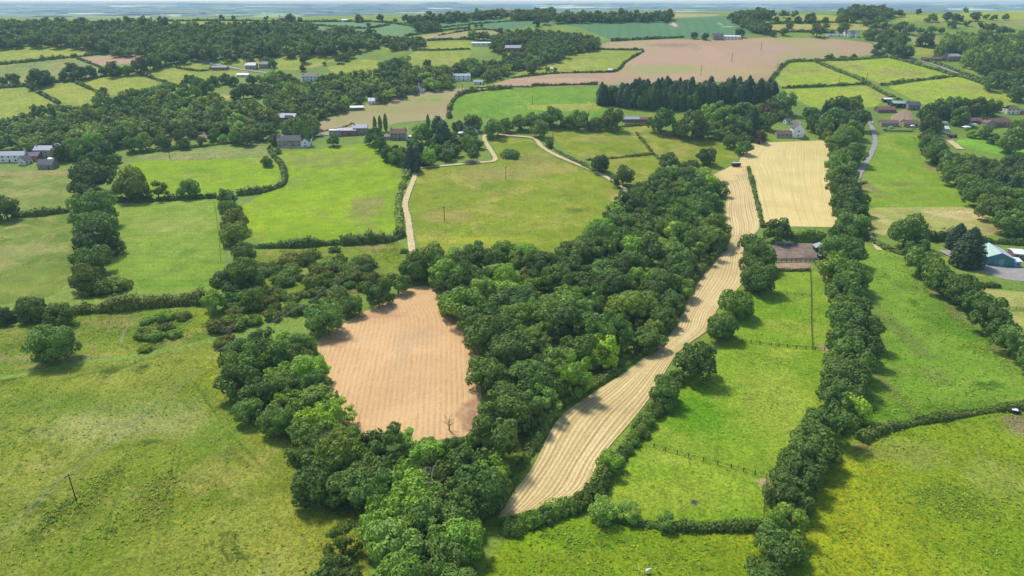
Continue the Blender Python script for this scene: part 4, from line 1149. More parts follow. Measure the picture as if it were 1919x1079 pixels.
row([(1742,268,34,'deep'),(1752,285,40,'deep'),(1770,292,36,'mid'),(1778,308,44,'deep'),(1798,305,40,'dark'),(1795,325,46,'deep'),(1815,318,42,'mid'),(1818,342,50,'deep'),(1840,335,44,'dark'),(1838,362,54,'deep'),(1862,352,48,'dark'),(1868,385,60,'olive'),
     (1885,365,46,'deep'),(1905,372,46,'mid'),(1892,412,56,'deep'),(1912,418,50,'deep'),(1850,312,36,'dark'),(1878,325,44,'dark'),(1905,330,44,'dark'),(1918,345,44,'deep'),(1900,300,36,'deep')],
    'tree down the broad belt above the teal barn', group='belt above the teal barn')
row([(1876,345,30,'dark','coni',1.5),(1900,350,30,'dark','coni',1.5),(1885,320,26,'dark','coni',1.5),(1915,312,26,'dark','coni',1.5)], 'conifer in the belt above the teal barn', name='conifer_tree', group='conifers above the barn')
# hedge between straw strip and paddock: bushes
row([(1228,765,32,'mid'),(1213,785,32,'mid'),(1202,805,30,'mid'),(1188,822,28,'mid'),(1172,838,26,'mid'),(1128,900,34,'deep'),(1112,912,36,'mid'),(1092,932,36,'mid'),(1070,942,34,'mid'),(1048,952,32,'mid'),(1025,960,34,'mid'),(1000,966,36,'fresh'),(978,974,34,'fresh'),(958,984,34,'mid'),(1270,702,34,'deep'),(1244,756,32,'mid'),(1160,850,28,'deep')],
    'bush along the hedge foot of the straw strip', name='hedge_bush', group='bushes along the straw strip', kind='bush', ratio=0.8)
# scrub behind the ploughed plot
P = world_poly([(420,580),(440,500),(500,488),(600,482),(680,490),(700,520),(690,545),(640,560),(600,572),(540,590),(480,600),(430,615)], 2.0)
for i, (x, y, r) in enumerate(poisson(P, 2.4, 4.8, 31, maxn=60, ov=0.8)):
    tone = rnd.choices(['olive', 'brown', 'deep', 'mid', 'dark'], [6, 3, 3, 4, 0.5])[0]
    tree(x, y, r * 1.15, r * rnd.uniform(1.2, 1.6), tone, 'bush', name='scrub_bush', label='%s%s thorn bush in the scrub, %s' % ('small ' if r < 3.2 else 'broad ' if r > 4.0 else '', {'olive': 'olive', 'brown': 'brownish', 'deep': 'deep green', 'mid': 'mid green', 'dark': 'dark green'}[tone], scrub_part(x, y)), group='thorn bushes in the scrub', cat='bush')
for x, y, w, tone, lab in [(545,485,48,'brown','rounded thorn bush at the scrub top'), (627,467,24,'deep','small dark round bush below the bright field'), (685,490,44,'olive','spreading thorn bush near the pale path'), (585,475,34,'olive','thorn bush left of the small round bush'),
    (600,505,40,'brown','brownish thorn bush in the scrub clearing'), (640,500,40,'olive','olive thorn bush in the scrub clearing'), (757,470,18,'olive','straggly bush beside the path foot'),
    (308,590,38,'fresh','green bush at the top of the scrub island'), (340,592,30,'mid','yellowish bush right of the scrub island'), (275,600,26,'pale','grey green bush on the scrub island'), (310,612,30,'olive','dense bush in the scrub island middle'), (268,625,36,'olive','broad low bush at the scrub island foot'), (325,625,30,'fresh','low bush at the scrub island right foot'), (290,628,34,'pale','grey bramble clump in the scrub island'), (272,652,26,'gold','lone yellow green bush below the scrub island'),
    (410,610,46,'brown','thin leaved bush at the end of the scrub'), (440,600,50,'olive','olive bush between scrub and belt'), (420,640,40,'brown','straggly bush at the corner pole'),
    (215,532,50,'olive','bramble spread at the foot of the double row'), (180,536,60,'olive','bramble mound above the long hedge'), (240,530,20,'dark','small dark bush above the long hedge')]:
    tree_px(x, y, w, tone, 'bush', 0.55, hf=0.4, name='scrub_bush', label=lab, cat='bush')
# conifers by the lawn, cypress screens
def conifers(px, rmin, rmax, seed, hh, where, group, tones):
    for x, y, r in poisson(world_poly(px, 0.0), rmin, rmax, seed, maxn=120):
        tone = rnd.choice(tones)
        kd = rnd.choices(['coni', 'cyp', 'mid'], [4.5, 2.5, 2.5])[0]
        tree(x, y, r * (1.5 if kd != 'mid' else 1.25), hh * rnd.uniform(0.7, 1.1) * (0.85 if kd == 'mid' else 1), tone, kd, name='conifer_tree', label='%s%s conifer %s%s' % ('tall ' if r > (rmin + rmax) / 2 else 'slim ', {'dark': 'dark green', 'deep': 'deep green', 'blue': 'blue green', 'mid': 'mid green'}[tone], where, seg(x, y)), group=group)
conifers([(1192,205),(1250,207),(1308,206),(1308,197),(1192,196)], 2.6, 3.2, 51, 19, 'in the front block of the plantation', 'front conifer block', ['deep', 'mid'])
conifers([(1125,196),(1185,202),(1190,190),(1126,186)], 3.0, 4.0, 52, 18, 'at the left end of the plantation', 'left conifer block', ['dark', 'deep', 'mid'])
conifers([(1185,190),(1300,192),(1330,194),(1450,194),(1450,183),(1330,182),(1190,182)], 3.0, 3.8, 53, 20, 'in the back row of the plantation', 'back conifer block', ['dark', 'deep', 'blue'])
for (x, y, w, tone, lab) in [(1352,244,9,'gold','golden cypress, left of three by the copper beech'), (1362,244,9,'gold','golden cypress, middle of three by the copper beech'), (1371,242,9,'gold','golden cypress, right of three by the copper beech'),
                    (1430,222,10,'gold','slim golden cypress above the copper beech'), (1412,225,24,'deep','dark conical tree above the white house'), (1546,205,14,'dark','dark pointed conifer in the village trees')]:
    tree_px(x, y, w, tone, 'cyp', 2.2, name='cypress_tree', label=lab)
for (x, y, w, lab) in [(702,232,9,'slim poplar, left of three by the stone farmhouse'), (712,230,9,'slim poplar, middle of three by the stone farmhouse'), (722,228,10,'slim poplar, right of three by the stone farmhouse'), (802,228,9,'slim poplar left of the dark garden conifers'), (552,248,11,'slim poplar behind the white farmhouse'), (562,244,10,'second slim poplar behind the white farmhouse'), (573,247,13,'rightmost slim poplar behind the white farmhouse')]:
    tree_px(x, y, w, 'mid', 'pop', 3.2, name='poplar_tree', label=lab)

def scatter(spec, name, group, kind='mid', ratio=0.85):
    for x, y, w, tone, lab in spec:
        tree_px(x, y, w, tone, kind if w > 14 else 'far', ratio, name=name, label=lab, group=group)

# garden and village trees right
VIL = [(1390,235,38,'deep','broad'),(1355,222,42,'mid','big round'),(1330,210,34,'fresh','light'),(1300,230,50,'dark','big dark'),(1240,222,46,'deep','tall'),(1275,238,30,'deep','smaller'),(1320,240,30,'mid','green'),(1148,220,40,'mid','big round'),(1390,205,30,'mid','rounded'),(1345,205,30,'mid','leafy'),
       (1388,210,22,'purple','purple'),(1425,255,22,'purple','low purple'),(1370,262,26,'mid','light'),(1395,275,26,'deep','small'),(1452,195,30,'mid','broad'),(1440,205,26,'purple','dark purple'),(1470,190,40,'mid','light'),(1495,210,36,'brown','brownish'),(1440,225,30,'mid','leafy'),
       (1530,228,30,'deep','deep'),(1560,225,44,'deep','big'),(1580,200,36,'deep','dark'),(1565,200,34,'deep','tall'),(1600,195,34,'mid','rounded'),(1610,220,38,'deep','broad'),(1545,240,30,'mid','leafy'),(1600,240,34,'olive','olive'),(1520,212,26,'deep','dark')]
for i, (x, y, w, tone, adj) in enumerate(VIL):
    tree_px(x, y, w * 1.12, tone, 'mid', 0.95, name='garden_tree', label='%s garden tree, %s from the left around the white gabled house' % (adj, ORD[i]) if 0 else '%s garden tree among those round the white gabled house' % adj, group='garden trees by the white gabled house')
VIL2 = [(1660,205,24,'deep'),(1680,200,18,'dark'),(1722,215,26,'deep'),(1740,210,32,'deep'),(1765,200,34,'deep'),(1788,195,30,'mid'),(1745,232,36,'dark'),(1760,245,34,'deep'),(1742,255,30,'deep'),(1800,215,30,'mid'),(1830,200,34,'dark'),(1860,200,30,'deep'),(1885,215,28,'deep'),(1800,240,26,'deep'),
        (1845,245,40,'deep'),(1870,232,28,'mid'),(1903,222,34,'deep'),(1915,240,30,'deep'),(1900,262,44,'mid'),(1865,250,40,'deep'),(1790,250,20,'mid'),(1825,230,22,'deep'),(1915,205,26,'deep'),(1700,196,16,'dark'),(1775,212,26,'olive'),(1812,196,26,'deep')]
for x, y, w, tone in VIL2:
    tree_px(x, y, w * 1.15, tone, 'mid', 0.95, name='garden_tree', label='%s garden tree %s' % ({'deep': 'deep green', 'dark': 'dark green', 'mid': 'mid green', 'olive': 'olive'}[tone], village(x, y)), group='village garden trees')
# trees between olive pasture and ley
for x, y, w, tone, lab in [(885,228,34,'mid','round tree left of the ley hedge'),(925,238,40,'mid','leafy tree beside the lane below the ley'),(950,232,30,'deep','dark tree in the ley hedge'),(975,228,32,'mid','tree in the ley hedge above the path'),(1000,225,36,'mid','broad tree in the ley hedge middle'),(1030,215,44,'fresh','tall pale tree in the ley hedge'),
        (1012,240,34,'mid','bush crowned tree at the path top'),(1060,228,26,'deep','small tree right of the tall pale tree'),(1085,222,40,'mid','wide low tree in the ley hedge'),(1115,230,28,'deep','dark tree left of the red roofed stables'),(880,250,30,'deep','garden tree below the gabled cottage'),(1030,268,16,'dark','small dark bush by the path bend'),(860,235,26,'dark','dark tree beside the gabled cottage')]:
    tree_px(x, y, w, tone, 'mid', 0.9, name='hedgerow_tree', label=lab, group='trees below the green ley')
# gardens centre
for x, y, w, tone, kind, lab in [(700,252,36,'dark','mid','dark yew beside the stone farmhouse'),(712,268,30,'dark','mid','dark tree below the slim poplars'),(770,235,44,'mid','mid','wide green tree behind the brick house'),(790,250,38,'fresh','mid','bright bush tree right of the brick house'),(820,240,30,'deep','coni','dark spruce above the garden'),(830,250,32,'dark','coni','darker spruce above the garden'),
        (845,258,30,'mid','mid','green garden tree near the gabled cottage'),(728,285,32,'deep','mid','deep tree at the bright field corner'),(745,292,30,'mid','mid','round tree below the brick house'),(770,295,30,'dark','coni','dark spruce above the pale path'),(800,290,34,'pale','mid','pale silver tree above the pale path'),(785,285,26,'dark','coni','pointed dark spruce in the garden'),
        (815,280,28,'mid','mid','light bush above the brush pile'),(625,262,22,'dark','mid','rounded dark bush below the long stone house'),(672,258,24,'dark','mid','dark shrub right of the long stone house'),(735,258,22,'fresh','mid','bright garden shrub by the brick house'),(840,275,24,'deep','mid','dark tree left of the brush pile'),
        (580,230,18,'mid','mid','tree at the buff field corner'),(520,280,14,'mid','mid','small tree left of the white farmhouse'),(500,300,22,'deep','mid','tree heading the short hedge')]:
    tree_px(x, y, w, tone, kind, 1.6 if kind == 'coni' else 0.95, name='conifer_tree' if kind == 'coni' else 'garden_tree', label=lab, group='garden trees of the middle houses')
# left houses trees
for x, y, w, tone, lab in [(115,285,32,'dark','dark tree right of the stone terrace'),(130,275,34,'mid','light tree right of the stone terrace'),(155,275,44,'deep','broad deep tree by the terrace'),(195,280,38,'dark','dark tree at the lane corner'),(180,298,34,'deep','deep tree above the double row'),(205,300,26,'olive','bush tree by the parked car'),(175,260,36,'fresh','bright tree behind the terrace'),(205,262,30,'mid','tree at the end of the terrace wood')]:
    tree_px(x, y, w, tone, 'mid', 0.95, name='garden_tree', label=lab, group='trees by the stone terrace')
# arena trees
for i, (x, y, w, tone) in enumerate([(335,252,24,'olive'),(360,246,22,'mid'),(378,262,18,'deep'),(398,252,22,'deep'),(418,258,16,'fresh'),(440,255,26,'fresh'),(345,268,20,'deep'),(310,268,22,'dark'),(462,258,26,'deep'),(485,250,24,'mid'),(300,262,24,'mid'),(270,262,34,'pale'),(245,268,30,'mid')]):
    tree_px(x, y, w, tone, 'mid', 1.0, name='hedgerow_tree', label='%s tree round the sandy riding arena' % {'olive': 'olive', 'mid': 'mid green', 'deep': 'deep green', 'fresh': 'bright green', 'dark': 'dark', 'pale': 'pale grey'}[tone], group='trees round the riding arena')

# hillside hedgerow trees left
HR = [(24,146,24,'deep'),(72,142,38,'dark'),(55,155,16,'dark'),(96,146,14,'mid'),(120,140,22,'dark'),(133,128,26,'dark'),(148,135,30,'dark'),(168,132,26,'deep'),(194,132,18,'dark'),(212,128,30,'dark'),(240,130,22,'mid'),(262,120,34,'dark'),(285,112,34,'deep'),(308,104,34,'mid'),(330,106,24,'deep'),(345,108,22,'mid'),(140,103,8,'dark'),
      (4,150,16,'dark'),(60,160,18,'mid')]
for i, (x, y, w, tone) in enumerate(HR):
    tree_px(x, y, w, tone, 'mid', 0.85, name='hedgerow_tree', label='%s %shedgerow tree %s' % ({'deep': 'deep green', 'dark': 'dark', 'mid': 'mid green'}[tone], 'big ' if w > 28 else 'small ' if w < 20 else '', hill_left(x, y)), group='hedgerow trees on the left hillside')
for i, (x, y, w, tone) in enumerate([(355,150,26,'dark'),(370,155,28,'deep'),(385,162,26,'mid'),(400,150,20,'deep'),(420,145,22,'dark'),(435,150,20,'deep'),(365,168,24,'mid'),(345,165,22,'mid'),(400,185,26,'olive'),(440,175,22,'deep'),(470,148,20,'deep'),(455,170,30,'dark'),(480,168,26,'deep'),(340,172,20,'pale'),(322,160,16,'pale'),(310,162,16,'pale'),(298,164,16,'pale'),(286,168,18,'pale'),(272,172,20,'pale'),(250,175,26,'mid')]):
    tree_px(x, y, w, tone, 'mid', 0.9, name='hedgerow_tree', label='%s tree of the copse above the valley wood' % {'deep': 'deep green', 'dark': 'dark', 'mid': 'mid green', 'olive': 'olive', 'pale': 'pale grey green'}[tone], group='copse above the valley wood')
# parkland and ridge trees
for x, y, w, tone, lab in [(545,102,14,'mid','pale tree in the pasture under the ridge wood'),(570,108,20,'dark','round dark tree alone under the ridge wood'),(500,112,14,'mid','tree beside the hillside houses'),(510,118,16,'dark','dark tree beside the hillside houses'),(567,127,12,'purple','purple tree below the lone dark tree'),(608,118,8,'mid','tiny tree in the yellow pasture'),
        (636,110,16,'deep','first tree of the short pasture row'),(648,105,16,'deep','second tree of the short pasture row'),(658,100,16,'deep','third tree of the short pasture row'),
        (500,33,10,'dark','small skyline tree left of the far farm'),(545,32,18,'dark','dark skyline trees beside the far farm'),(562,36,9,'dark','small skyline tree right of the far farm'),(672,33,16,'dark','rounded skyline tree above the middle hedge'),(712,31,13,'dark','upright skyline tree above the ridge crop'),(740,38,9,'dark','small tree below the upright skyline tree'),(690,46,9,'dark','small tree in the skyline hedge'),
        (415,32,10,'dark','left of two small skyline trees'),(437,32,8,'dark','right of two small skyline trees'),(852,28,9,'dark','skyline tree left of the radar roof'),(885,27,9,'dark','second skyline tree before the brick hall'),(905,28,6,'dark','small skyline tree before the brick hall'),(872,34,8,'mid','tree below the skyline trees'),
        (878,47,7,'dark','left of three small conical trees'),(892,47,7,'dark','middle of three small conical trees'),(902,47,9,'dark','right of three small conical trees'),(937,56,12,'deep','tree at the brown field corner'),
        (1005,41,15,'dark','round tree in the crop field'),(1022,36,18,'dark','bigger round tree in the crop field'),(1043,35,9,'dark','small tree in the crop field'),(1301,65,13,'dark','left round tree by the hilltop farm'),(1322,67,14,'dark','second round tree by the hilltop farm'),(1386,60,17,'dark','round tree right of the hilltop farm'),
        (1043,108,16,'dark','parkland tree on the yellow pasture'),(996,125,22,'dark','larger parkland tree on the yellow pasture'),(1026,128,9,'deep','small bush by the garden hut'),(1041,129,8,'deep','second small bush by the garden hut'),
        (1737,72,28,'dark','round oak alone beside the poplar clump'),(758,122,10,'deep','shrub at the pasture corner'),(757,85,14,'mid','round tree in the pale pasture'),(774,88,10,'mid','smaller round tree in the pale pasture'),(801,118,16,'brown','thin brownish tree in the lower pasture'),(192,170,15,'brown','dead looking tree in the yellow pasture'),
        (758,72,12,'dark','tree at the ridge wood corner'),(1480,46,14,'olive','thin tree in the ripe tan field'),(1810,18,10,'mid','tall thin skyline tree at right'),(1722,21,11,'dark','skyline tree right of the wooded knoll'),(1885,31,12,'dark','small tree on the far right field')]:
    tree_px(x, y, w, tone, 'mid' if w > 12 else 'far', 0.95, name='parkland_tree', label=lab, group=None)

# lane avenue by the white ridge house, right ridge hedgerow trees
for i, (x, y, w, tone) in enumerate([(1632,62,24,'dark'),(1645,85,14,'deep'),(1655,72,26,'deep'),(1668,62,26,'mid'),(1672,82,30,'deep'),(1690,72,28,'deep'),(1685,92,28,'dark'),(1700,95,26,'dark'),(1640,96,14,'mid'),(1655,98,12,'mid'),(1532,55,26,'dark'),(1548,48,12,'deep'),(1580,52,22,'deep'),(1560,60,12,'deep'),(1470,58,16,'deep'),(1450,62,12,'deep'),(1455,35,12,'dark'),(1478,35,9,'dark'),(1495,36,14,'dark'),(1520,32,22,'dark'),(1547,37,14,'dark'),(1580,33,24,'dark'),(1600,36,12,'deep')]):
    tree_px(x, y, w, tone, 'mid', 0.9, name='ridge_tree', label='%s tree in the hedgerows near the white ridge house' % {'dark': 'dark', 'deep': 'deep green', 'mid': 'mid green'}[tone], group='hedgerow trees near the white ridge house')
for i, (x, y, w, tone) in enumerate([(1650,35,20,'deep'),(1635,42,14,'dark'),(1620,40,16,'mid'),(1640,48,18,'deep'),(1660,50,22,'dark'),(1690,48,26,'dark'),(1705,54,22,'dark'),(1725,56,14,'deep'),(1745,54,18,'deep'),(1765,56,14,'deep'),(1750,32,18,'mid'),(1778,30,22,'dark'),(1795,34,20,'dark'),(1785,44,16,'dark'),(1738,36,12,'mid'),(1830,30,20,'dark'),(1850,30,12,'dark'),(1863,32,12,'dark'),(1815,42,14,'deep'),(1840,47,18,'dark'),(1860,50,20,'dark'),(1880,55,20,'deep'),(1895,57,14,'dark'),(1445,26,18,'dark'),(1470,25,18,'dark'),(1490,25,14,'dark')]):
    tree_px(x, y, w, tone, 'far', 0.85, name='ridge_tree', label='%s tree %s' % ({'dark': 'dark', 'deep': 'deep green', 'mid': 'mid green'}[tone], ridge_right(x, y)), group='trees along the far right ridge')
for i, (x, y, w, tone) in enumerate([(1850,130,30,'dark'),(1870,145,34,'dark'),(1890,152,32,'dark'),(1910,160,32,'dark'),(1855,155,28,'deep'),(1915,140,30,'dark'),(1905,175,28,'dark')]):
    tree_px(x, y, w, tone, 'mid', 0.95, name='hedgerow_tree', label='dark tree of the clump right of the hedged lane', group='clump right of the hedged lane')

# woods that read as one mass
FT = {'dark': 5, 'deep': 5, 'mid': 2, 'blue': 1}
mass('woodland', [(-90,48),(0,46),(120,44),(270,42),(310,49),(480,50),(570,50),(590,62),(650,62),(700,63),(728,76),(690,84),(650,92),(600,98),(480,100),(470,106),(380,106),(285,98),(215,98),(205,92),(100,80),(0,84),(-90,90)], 6.0, 10.0, 61, 'long dark wood covering the left ridge', FT)
mass('woodland', [(1036,30),(1255,28),(1262,33),(1040,35)], 6, 9, 62, 'dark hilltop wood above the crop field', {'dark': 5, 'deep': 3})
mass('woodland', [(1575,22),(1600,18),(1660,18),(1685,24),(1660,30),(1580,28)], 6, 9, 63, 'wooded knoll on the right skyline', {'dark': 5, 'deep': 3})
mass('woodland', [(1365,28),(1440,22),(1440,30),(1375,32)], 6, 8, 64, 'dark skyline wood right of the crop', {'dark': 5, 'deep': 3})
mass('woodland', [(1375,34),(1395,32),(1420,42),(1440,48),(1440,58),(1415,54)], 5, 7, 65, 'tree line at the crop field end', {'dark': 5, 'deep': 3})
mass('woodland', [(760,34),(850,30),(960,22),(960,26),(850,34),(770,38)], 6, 8, 66, 'blue dark woodland strip on the middle skyline', {'dark': 5, 'deep': 3})
mass('woodland', [(945,24),(1035,18),(1035,30),(945,32)], 5, 7, 67, 'trees round the brick hall on the skyline', {'dark': 5, 'deep': 3})
mass('woodland', [(775,50),(790,42),(815,44),(825,50),(800,54)], 5, 7, 68, 'small dark copse in the ridge crop', {'dark': 5, 'deep': 3})
mass('woodland', [(950,62),(1000,58),(1060,62),(1115,72),(1122,82),(1060,96),(1020,112),(985,122),(955,120),(940,90)], 5, 7, 69, 'wood between the hilltop houses and the barley', FT)
mass('woodland', [(1762,90),(1775,68),(1850,64),(1880,70),(1919,66),(1990,70),(1990,108),(1900,112),(1830,118),(1812,104),(1780,96)], 4.5, 6.5, 70, 'big grey green poplar clump at the right', {'mid': 4, 'pale': 2, 'deep': 2}, hr=(2.8, 3.6), dz=12)
VT = {'dark': 4, 'deep': 6, 'mid': 5, 'fresh': 2.0, 'pale': 2.0, 'olive': 1.5}
mass('woodland', [(-80,240),(0,232),(40,222),(110,205),(180,196),(240,180),(300,185),(360,190),(430,196),(500,190),(560,215),(590,225),(585,245),(520,245),(460,250),(430,240),(390,238),(330,240),(290,248),(230,258),(150,262),(90,268),(0,272),(-80,280)], 5.0, 9.0, 71, 'broad mixed valley wood at left', VT)
mass('woodland', [(480,150),(520,140),(600,145),(640,140),(700,140),(730,115),(760,112),(765,130),(740,140),(800,132),(870,128),(880,140),(830,160),(780,165),(720,180),(690,190),(640,200),(590,212),(540,205),(500,190),(500,160)], 4.6, 8.2, 72, 'mixed valley wood around the middle houses', VT)
mass('woodland', [(845,128),(870,112),(905,118),(950,112),(960,125),(920,140),(890,148),(850,150)], 4.6, 6.4, 73, 'trees round the white hillside house', VT)
mass('woodland', [(728,72),(790,72),(793,78),(735,86)], 4.5, 6, 74, 'dark trees at the end of the ridge wood', {'dark': 5, 'deep': 3})
mass('woodland', [(885,64),(945,66),(945,84),(935,92),(890,76)], 4.5, 6, 75, 'trees round the long white shed', {'dark': 3, 'deep': 3, 'mid': 2, 'pale': 1})

GT = {'dark': 3, 'deep': 5, 'mid': 5, 'fresh': 1.5, 'olive': 1.2, 'pale': 1}
for k, (px, n, wh, gp) in enumerate([
    ([(1285,222),(1330,205),(1400,198),(1460,200),(1470,215),(1430,232),(1400,262),(1360,258),(1310,245)], 34, 'in the gardens left of the white gabled house', 'garden wood by the white gabled house'),
    ([(1515,222),(1560,195),(1610,190),(1622,215),(1612,250),(1585,262),(1545,252)], 24, 'between the white gabled house and the lane', 'trees between the white house and the lane'),
    ([(1722,205),(1760,196),(1880,196),(1845,215),(1800,222),(1760,236),(1740,262),(1728,240)], 22, 'among the village houses', 'village trees'),
    ([(1820,246),(1919,240),(1919,262),(1880,262),(1830,256)], 8, 'beside the bright garden lawn', 'trees by the garden lawn'),
    ([(1738,262),(1790,290),(1850,300),(1930,305),(1930,425),(1890,428),(1845,370),(1785,318)], 34, 'filling the belt above the teal barn', 'belt trees above the teal barn'),
    ([(735,275),(790,268),(850,262),(892,252),(900,278),(850,290),(800,300),(765,306)], 20, 'in the gardens above the pale path', 'garden trees above the pale path'),
    ([(105,262),(215,255),(222,292),(205,312),(110,300)], 16, 'right of the stone terrace', 'trees right of the terrace'),
    ([(500,262),(590,215),(590,240),(560,262),(520,268)], 8, 'behind the white gabled farmhouse', 'trees behind the farmhouse')]):
    P = world_poly(px, 5.0)
    for x, y, r in poisson(P, 3.2, 5.6, 200 + k, maxn=n, ov=0.74):
        tone = rnd.choices(list(GT), list(GT.values()))[0]
        tree(x, y, r * 1.1, r * rnd.uniform(1.6, 2.2), tone, 'mid', name='garden_tree', label='%s%s tree %s' % ('small ' if r < 3.9 else 'big ' if r > 4.9 else '', {'dark': 'dark green', 'deep': 'deep green', 'mid': 'mid green', 'fresh': 'fresh green', 'olive': 'olive', 'pale': 'pale grey green'}[tone], wh), group=gp)

# woods far out on the hazy hills
def far_woods():
    rg = np.random.default_rng(77)
    iv, jf = ICO[2]
    Vs, Fs, b = [], [], 0
    for _ in range(420):
        y = rg.uniform(3200, 13000); x = rg.uniform(-0.95, 0.95) * y
        rx, ry, rz = rg.uniform(60, 420), rg.uniform(30, 120), rg.uniform(10, 20)
        V = iv * (1 + rg.uniform(-0.25, 0.25, (len(iv), 1))) * np.array([rx, ry, rz]) + np.array([x, y, 0])
        V[:, 2] += hgt(V[:, 0], V[:, 1])
        Vs.append(V); Fs.append(jf + b); b += len(iv)
    o = mesh_obj('woodland', np.vstack(Vs).tolist(), np.vstack(Fs).tolist(), LEAF_WOOD)
    o.color = TONES['dark']
    tag(o, 'dark woods strewn over the hazy hills at the horizon', 'woodland', kind='stuff')
far_woods()
